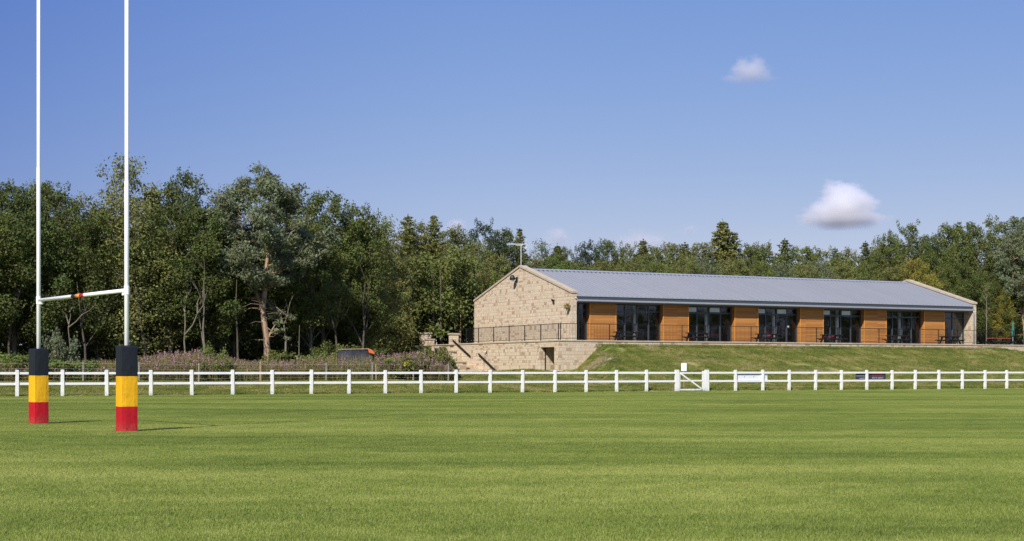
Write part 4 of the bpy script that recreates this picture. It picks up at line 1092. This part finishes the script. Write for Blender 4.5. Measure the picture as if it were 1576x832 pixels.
# deep wood behind the rows: one mass nobody could count
def deep_wood(belt=False):
    r = np.random.default_rng(77); cs = []; rs = []; tr = MB()
    def add(u, v, h, n=10, low=.25):
        p = W(u, v, 0); g = ground_uv(u, v)
        tr.tube([(p.x, p.y, g - .2), (p.x, p.y, g + h * .8)], [.13, .05], 5, caps=False)
        for k in range(n):
            a = r.uniform(0, 6.28); rad = 1.7 * math.sqrt(r.random()); w = r.uniform(.8, 1.4)
            cs.append((p.x + math.cos(a) * rad, p.y + math.sin(a) * rad, g + h * (low + (.97 - low) * r.random()))); rs.append((w, w, w * .8))
    if belt:
        for i in range(170): q = L(r.uniform(118, 132), r.uniform(-60, 100)); add(q[0], q[1], r.uniform(10, 13), 12, .08)
    for i in range(0 if belt else 150): add(r.uniform(-85, -8), r.uniform(14, 40), r.uniform(8, 10.2), 14, .12)
    for i in range(0 if belt else 60): add(r.uniform(-8, 6), r.uniform(24, 46), r.uniform(7, 8.6), 14, .12)
    for i in range(0 if belt else 150): add(r.uniform(4, 75), r.uniform(30, 52), r.uniform(7.5, 9.6), 14, .2)
    for i in range(0 if belt else 1900):                        # shaded undergrowth that closes the view between the trunks
        u_, v_ = (r.uniform(-95, -6), r.uniform(15, 34)) if i < 1500 else (r.uniform(-8, 90), r.uniform(33, 46)); p_ = W(u_, v_, 0)
        cs.append((p_.x, p_.y, ground_uv(u_, v_) + r.uniform(.3, 3.2))); rs.append((1.2, 1.2, .9))
    for i in range(0 if belt else 60): add(r.uniform(48, 95), r.uniform(30, 50), r.uniform(9, 11), 14, .1)
    V = leaves_on(r, cs, rs, [85] * len(cs), .30, shell=.9)
    nt = len(tr.v); Vt = np.array(tr.v); n = len(V) // 4
    me = np_mesh('deep_wood', np.concatenate([V, Vt]), np.concatenate([np.arange(4 * n).reshape(-1, 4), np.array(tr.f) + 4 * n]), [M['leaf'], M['bark']], mi=[0] * n + [1] * len(tr.f))
    o = bpy.data.objects.new('woodland', me); COL.objects.link(o); o.color = (*MD, 1)
    tag(o, 'belt of trees beyond the right side of the pitch, mirrored in the windows' if belt else 'dense shaded woodland filling in behind the front rows of trees', 'woodland', kind='stuff')
deep_wood()
deep_wood(True)
# wildflowers (rosebay) and tangle along the wire fence
def wildflowers():
    r = np.random.default_rng(9); Lq = []; Pq = []; Sq = []
    def top(px):
        xs = [-80, 0, 45, 75, 130, 175, 215, 250, 300, 340, 380, 440, 512, 574, 592, 620, 655, 690, 705]
        ys = [552, 556, 556, 558, 553, 552, 547, 541, 538, 545, 553, 553, 544, 543, 545, 540, 541, 552, 566]
        return np.interp(px, xs, ys)
    n = 0
    while n < 9000:
        u = r.uniform(-50, -4.5); v = r.uniform(-7.3, -1.0)
        p = W(u, v, 0); px = CX + F * p.x / p.y
        if px > 704 or px < -60: continue
        if 520 < px < 580 and v > -3.6: continue
        n += 1
        g = ground_uv(u, v); hmax = z_at(top(px), p.y) - g
        h = max(.35, hmax * r.uniform(.62, 1.0) * (.72 + .28 * min(1, (v + 7.3) / 3))); lean = r.normal(size=2) * .10 * h
        t = r.random((11,)) ** .8
        for tt in t:
            a = r.uniform(0, 6.28); l = r.uniform(.08, .17); c = np.array([p.x + lean[0] * tt, p.y + lean[1] * tt, g + h * tt * .95])
            d = np.array([math.cos(a), math.sin(a), r.uniform(-.4, .6)]) * l; s = np.array([-math.sin(a), math.cos(a), r.uniform(-.3, .3)]) * l * .22
            Lq += [c, c + d * .5 + s, c + d, c + d * .5 - s]
        b = np.array([p.x, p.y, g]); e = np.array([p.x + lean[0], p.y + lean[1], g + h]); w = np.array([.006, 0, 0])
        Lq += [b - w, b + w, e + w * .5, e - w * .5]
        dens = .34 if (215 < px < 330 or 585 < px < 690) else .14
        if r.random() < dens:
            for k in range(9):
                f = r.uniform(.80, 1.06); c = b + (e - b) * f + r.normal(size=3) * .022; s1 = r.normal(size=3) * .022; s2 = r.normal(size=3) * .022
                Pq += [c - s1, c - s2, c + s1, c + s2]
    V = np.array(Lq + Pq); nl, npk = len(Lq) // 4, len(Pq) // 4
    me = np_mesh('wildflowers', V, np.arange(len(V)).reshape(-1, 4), [M['stem_leaf'], M['pink']], mi=[0] * nl + [1] * npk)
    o = bpy.data.objects.new('wildflowers', me); COL.objects.link(o)
    tag(o, 'tall tangle of pink wildflowers and weeds behind the white fence', 'wildflowers', kind='stuff')
wildflowers()
bl = [(8, 535, -3, LM, 'bush0', 1.5, 'broad leafy green bush at the left edge of the picture'),
      (38, 545, -5, MD, 'bush1', 1.3, 'mid green bush between the picture edge and the left goal pad'),
      (92, 508, -1, GR, 'bush2', .7, 'tall thin grey-green sapling bush between the two goal pads'),
      (88, 549, -6, LM, 'bush1', 1.2, 'low bright green bush just right of the left goal pad'),
      (122, 548, -6, LM, 'bush0', 1.1, 'low bright green bush left of the right goal pad'),
      (325, 528, -3, LM, 'bush2', .65, 'bright green sapling sticking up out of the pink flowers'),
      (336, 548, -6.5, MD, 'bush0', 1.0, 'low green bush among the pink flowers left of the pine trunk'),
      (430, 535, 1.2, MD, 'bush1', 1.0, 'green bush just right of the foot of the pine trunk'),
      (488, 538, -1.2, LM, 'bush0', 1.1, 'bright green bush in shade left of the tarpaulin'),
      (512, 526, 0.5, MD, 'bush2', 1.0, 'mid green bush directly behind the left end of the tarpaulin'),
      (565, 528, 1, DK, 'bush1', 1.2, 'dark green bush behind the orange flap'),
      (615, 548, -6.2, MD, 'bush2', 1.5, 'broad green bramble bush right of the new timber stake'),
      (668, 528, -3.5, OL, 'bush1', .9, 'tall spiky olive bush in front of the left stone pier'),
      (684, 545, -4.5, DK, 'bush0', .8, 'dark green bush at the foot of the stone stair'),
      (640, 545, -3.5, MD, 'bush1', 1.3, 'rounded green bush among pink flowers by the grey stake')]
for px, yt, v, col, key, ws, lab in bl:
    u = px_u(px, v); p = W(u, v, ground_uv(u, v) - .05)
    h = z_at(yt, p.y) - p.z
    plant('bush', key, p, h, ws * (1.6 / h) ** .5, px * .7, col, lab, 'bush', 'bushes at the wood edge', 'foliage', 'stems')
# yellow flowers
M['yellow'] = simple('petal_yellow', (.75, .55, .02), .7)
u = px_u(626, -7.0); p = W(u, -7.0, ground_uv(u, -7.0)); zc = z_at(559, p.y) - p.z
e = tag(empty('yellow_flower_plant', p, 0), 'plant with a cluster of yellow flowers behind the fence', 'flowers')
k = MB(); r_ = random.Random(3)
fq = MB()
for i in range(26):
    q = Vector((r_.gauss(0, .16), r_.gauss(0, .1), zc + r_.gauss(0, .13))); k.bar((q.x * .3, q.y * .3, 0), q, .012, .012)
    a = Vector((r_.gauss(0, 1), -1, r_.gauss(0, 1))).normalized() * .0; s1 = Vector((.06, r_.uniform(-.03, .03), .01)); s2 = Vector((.01, r_.uniform(-.03, .03), .06))
    fq.quad(q - s1, q - s2, q + s1, q + s2)
k.build('stems', M['stem_leaf'], e); fq.build('flowers', M['yellow'], e)
# hanging basket on the gable corner
hb = tag(empty('hanging_basket', W(G0, px_v(877.5, G0), z_at(471, 112.3)), ANG), 'yellow-green hanging basket on the gable by the front corner', 'hanging basket')
MB().bar((0, 0, .45), (-.32, 0, .45), .02, .02).build('bracket', M['rail'], hb)
MB().lathe([(.04, -.22), (.15, -.12), (.19, 0)], (-.28, 0), 12).build('basket', M['timber'], hb)
rr = np.random.default_rng(4); Vb = leaves_on(rr, [(-.28, 0, .05), (-.28, .05, -.1)], [(.24, .24, .17), (.2, .2, .15)], [160, 90], .09, shell=.9)
bo = bpy.data.objects.new('flowers', leaf_mesh('basket_leaves', Vb)); COL.objects.link(bo); bo.parent = hb; bo.color = (.30, .27, .03, 1)

# bare low limbs and understorey trunks visible in the dark wood edge
def bare(px, v, ybase, pts, rad, label, mat='bark_pale'):
    u = px_u(px, v); p = W(u, v, ground_uv(u, v)); e = tag(empty('bare_sapling', p, 0), label, 'tree', 'pale stems in the shade of the wood')
    k = MB()
    for pl in pts:
        q = [((x - px) / F * p.y, (i % 2) * .1, z_at(y_, p.y) - p.z) for i, (x, y_) in enumerate(pl)]
        k.tube(q, [rad * .62 * (1 - .7 * i / (len(q) - 1)) for i in range(len(q))], 6)
    k.build('trunk', M[mat], e)
bare(88, 2.2, 550, [[(88, 560), (89, 520), (87, 480), (92, 430)]], .10, 'straight pale stem in the shade left of the left goal upright')
bare(106, 1.4, 545, [[(105, 560), (107, 530), (105, 505), (108, 485), (107, 466)], [(106, 503), (117, 494), (126, 484), (138, 477), (148, 466)], [(106, 499), (101, 485), (93, 474), (86, 458)], [(126, 485), (130, 474), (128, 462)], [(107, 480), (112, 470), (111, 455)]], .07, 'pale Y-shaped stem in the shade below the crossbar', 'bark_pale')
bare(288, 1.5, 540, [[(286, 560), (283, 525), (285, 500), (284, 475), (288, 452), (290, 418)], [(284, 515), (296, 500), (304, 482), (312, 470), (318, 450)], [(285, 480), (279, 466), (277, 448)], [(304, 482), (303, 466), (308, 455)], [(287, 458), (294, 444), (293, 432)]], .09, 'pale branching stem between the right goal post and the pine', 'bark_pale')
bare(366, 2.0, 540, [[(366, 560), (365, 520), (363, 470), (364, 430)]], .12, 'upright brown trunk in the shade just left of the pine', 'bark')
bare(460, 1.6, 540, [[(460, 560), (460, 525), (461, 500)]], .07, 'short pale stem in the shade right of the pine', 'bark_pale')
bare(708, 25, 540, [[(708, 535), (709, 500), (709, 462)]], .13, 'straight orange trunk beside the railing, left of the gable', 'bark_pine')
bare(682, 27, 540, [[(681, 535), (680, 505), (683, 480)], [(680, 512), (690, 500), (696, 488)]], .12, 'pale forked trunk between the two stone piers', 'bark_pale')

def stems(px, v, h, seed, label, mat='bark', r0=.10):
    u = px_u(px, v); p = W(u, v, ground_uv(u, v) - .2); e = tag(empty('understorey_tree', p, 0), label, 'tree', 'bare lower trunks in the shade of the wood')
    rg = random.Random(seed); k = MB()
    def grow(a, d, l, r, depth):
        pts = [a]; q = Vector(a); d = Vector(d).normalized()
        for i in range(4):
            q = q + d * (l / 4); d = (d + Vector((rg.uniform(-.22, .22), rg.uniform(-.22, .22), rg.uniform(-.02, .16)))).normalized(); pts.append(tuple(q))
        k.tube(pts, [r, r * .85, r * .7, r * .5, r * .28], 5)
        if depth:
            for i in range(3 if depth > 1 else 2):
                j = rg.choice((1, 2, 3, 3)); nd = d + Vector((rg.uniform(-.9, .9), rg.uniform(-.5, .5), rg.uniform(-.1, .5)))
                grow(pts[j], nd, l * rg.uniform(.45, .65), r * .45, depth - 1)
    grow((0, 0, 0), (rg.uniform(-.12, .12), 0, 1), h, r0, 2)
    k.build('trunk', M[mat], e)
for i, (px, v, h, mt, lab) in enumerate([(14, 2.8, 6, 'bark', 'bare branching trunk in the shade at the left edge'), (132, 2.2, 5.5, 'bark', 'bare branching trunk under the middle of the crossbar'), (222, 2.0, 6, 'bark', 'bare branching trunk just right of the right goal upright'), (318, 1.6, 5.5, 'bark_pale', 'pale many-branched trunk standing left of the brown trunk'), (440, 2.4, 4, 'bark_pale', 'pale bare branching trunk close on the right of the pine'), (520, 5, 5, 'bark', 'bare trunk rising behind the left end of the trailer'),
        (556, 5, 6, 'bark', 'bare trunk rising behind the trailer near the orange flap'), (662, 25.5, 6, 'bark', 'bare trunk behind the shoulder of the left stone pier')]):
    stems(px, v, h, 40 + i, lab, mt)

# ------------------------------------------------------------------ clouds: real volumes far beyond the trees
def cloud(px, py, wpx, hpx, dens, label, seed, D=4500.0):
    x = (px - CX) / F * D; z = CAMZ + (HOR - py) / F * D
    m = bpy.data.materials.new('cloud_vapour'); m.use_nodes = True; t = m.node_tree; t.nodes.clear()
    class Q(NT):
        def __init__(s): s.mat = m; s.t = t
    q = Q(); o = q.obj()
    sp = q.n('ShaderNodeSeparateXYZ'); q.l(o, sp.inputs[0])
    ln = q.n('ShaderNodeVectorMath', operation='LENGTH'); q.l(q.mapv(o, (1.32, 1.2, .90), loc=(0, 0, .26)), ln.inputs[0])
    ln2 = q.n('ShaderNodeVectorMath', operation='LENGTH'); q.l(q.mapv(o, (.98, 1.0, 3.4), loc=(0.0, 0, 1.25)), ln2.inputs[0])
    dd = q.math('MINIMUM', ln.outputs['Value'], ln2.outputs['Value'])
    nz = q.noise(q.mapv(o, (1, 1, 1), loc=(seed, seed * .7, 0)), 2.2, 8, .62)
    f = q.math('ADD', q.math('SUBTRACT', .80, dd), q.math('MULTIPLY', q.math('SUBTRACT', nz, .5), 1.15))
    f = q.rng(f, 0.0, .55, 0, 1)
    f = q.math('MULTIPLY', f, q.rng(sp.outputs[2], -.62, .05, 0, 1))
    pv = q.n('ShaderNodeVolumePrincipled'); pv.inputs['Color'].default_value = (.98, .98, .99, 1); pv.inputs['Anisotropy'].default_value = .0
    q.l(q.math('MULTIPLY', f, dens), pv.inputs['Density'])
    ou = q.n('ShaderNodeOutputMaterial'); q.l(pv.outputs[0], ou.inputs['Volume'])
    bm = bmesh.new(); bmesh.ops.create_icosphere(bm, subdivisions=3, radius=1.0); me = bpy.data.meshes.new('cloud'); bm.to_mesh(me); bm.free(); me.materials.append(m)
    ob = bpy.data.objects.new('cloud', me); COL.objects.link(ob); ob.location = (x, D, z)
    sc = D / F; ob.scale = (wpx * sc / 2, wpx * sc / 2 * .8, hpx * sc / 2)
    tag(ob, label, 'cloud', 'small clouds')
cloud(1154, 106, 112, 74, .024, 'faint small cloud high in the sky on the right', 1.3)
cloud(1298, 316, 176, 122, .075, 'bright white domed cloud above the trees on the right', 4.1)
cloud(857, 364, 74, 56, .028, 'faint pinkish cloud just above the trees over the gable', 7.7)
cloud(702, 348, 70, 44, .03, 'faint cloud peeping above the trees left of the aerial', 9.2)
cloud(990, 370, 170, 54, .014, 'thin low cloud along the treetops above the roof', 11.9)
cloud(1060, 352, 54, 34, .014, 'tiny faint cloud left of the pointed spruce', 15.2)
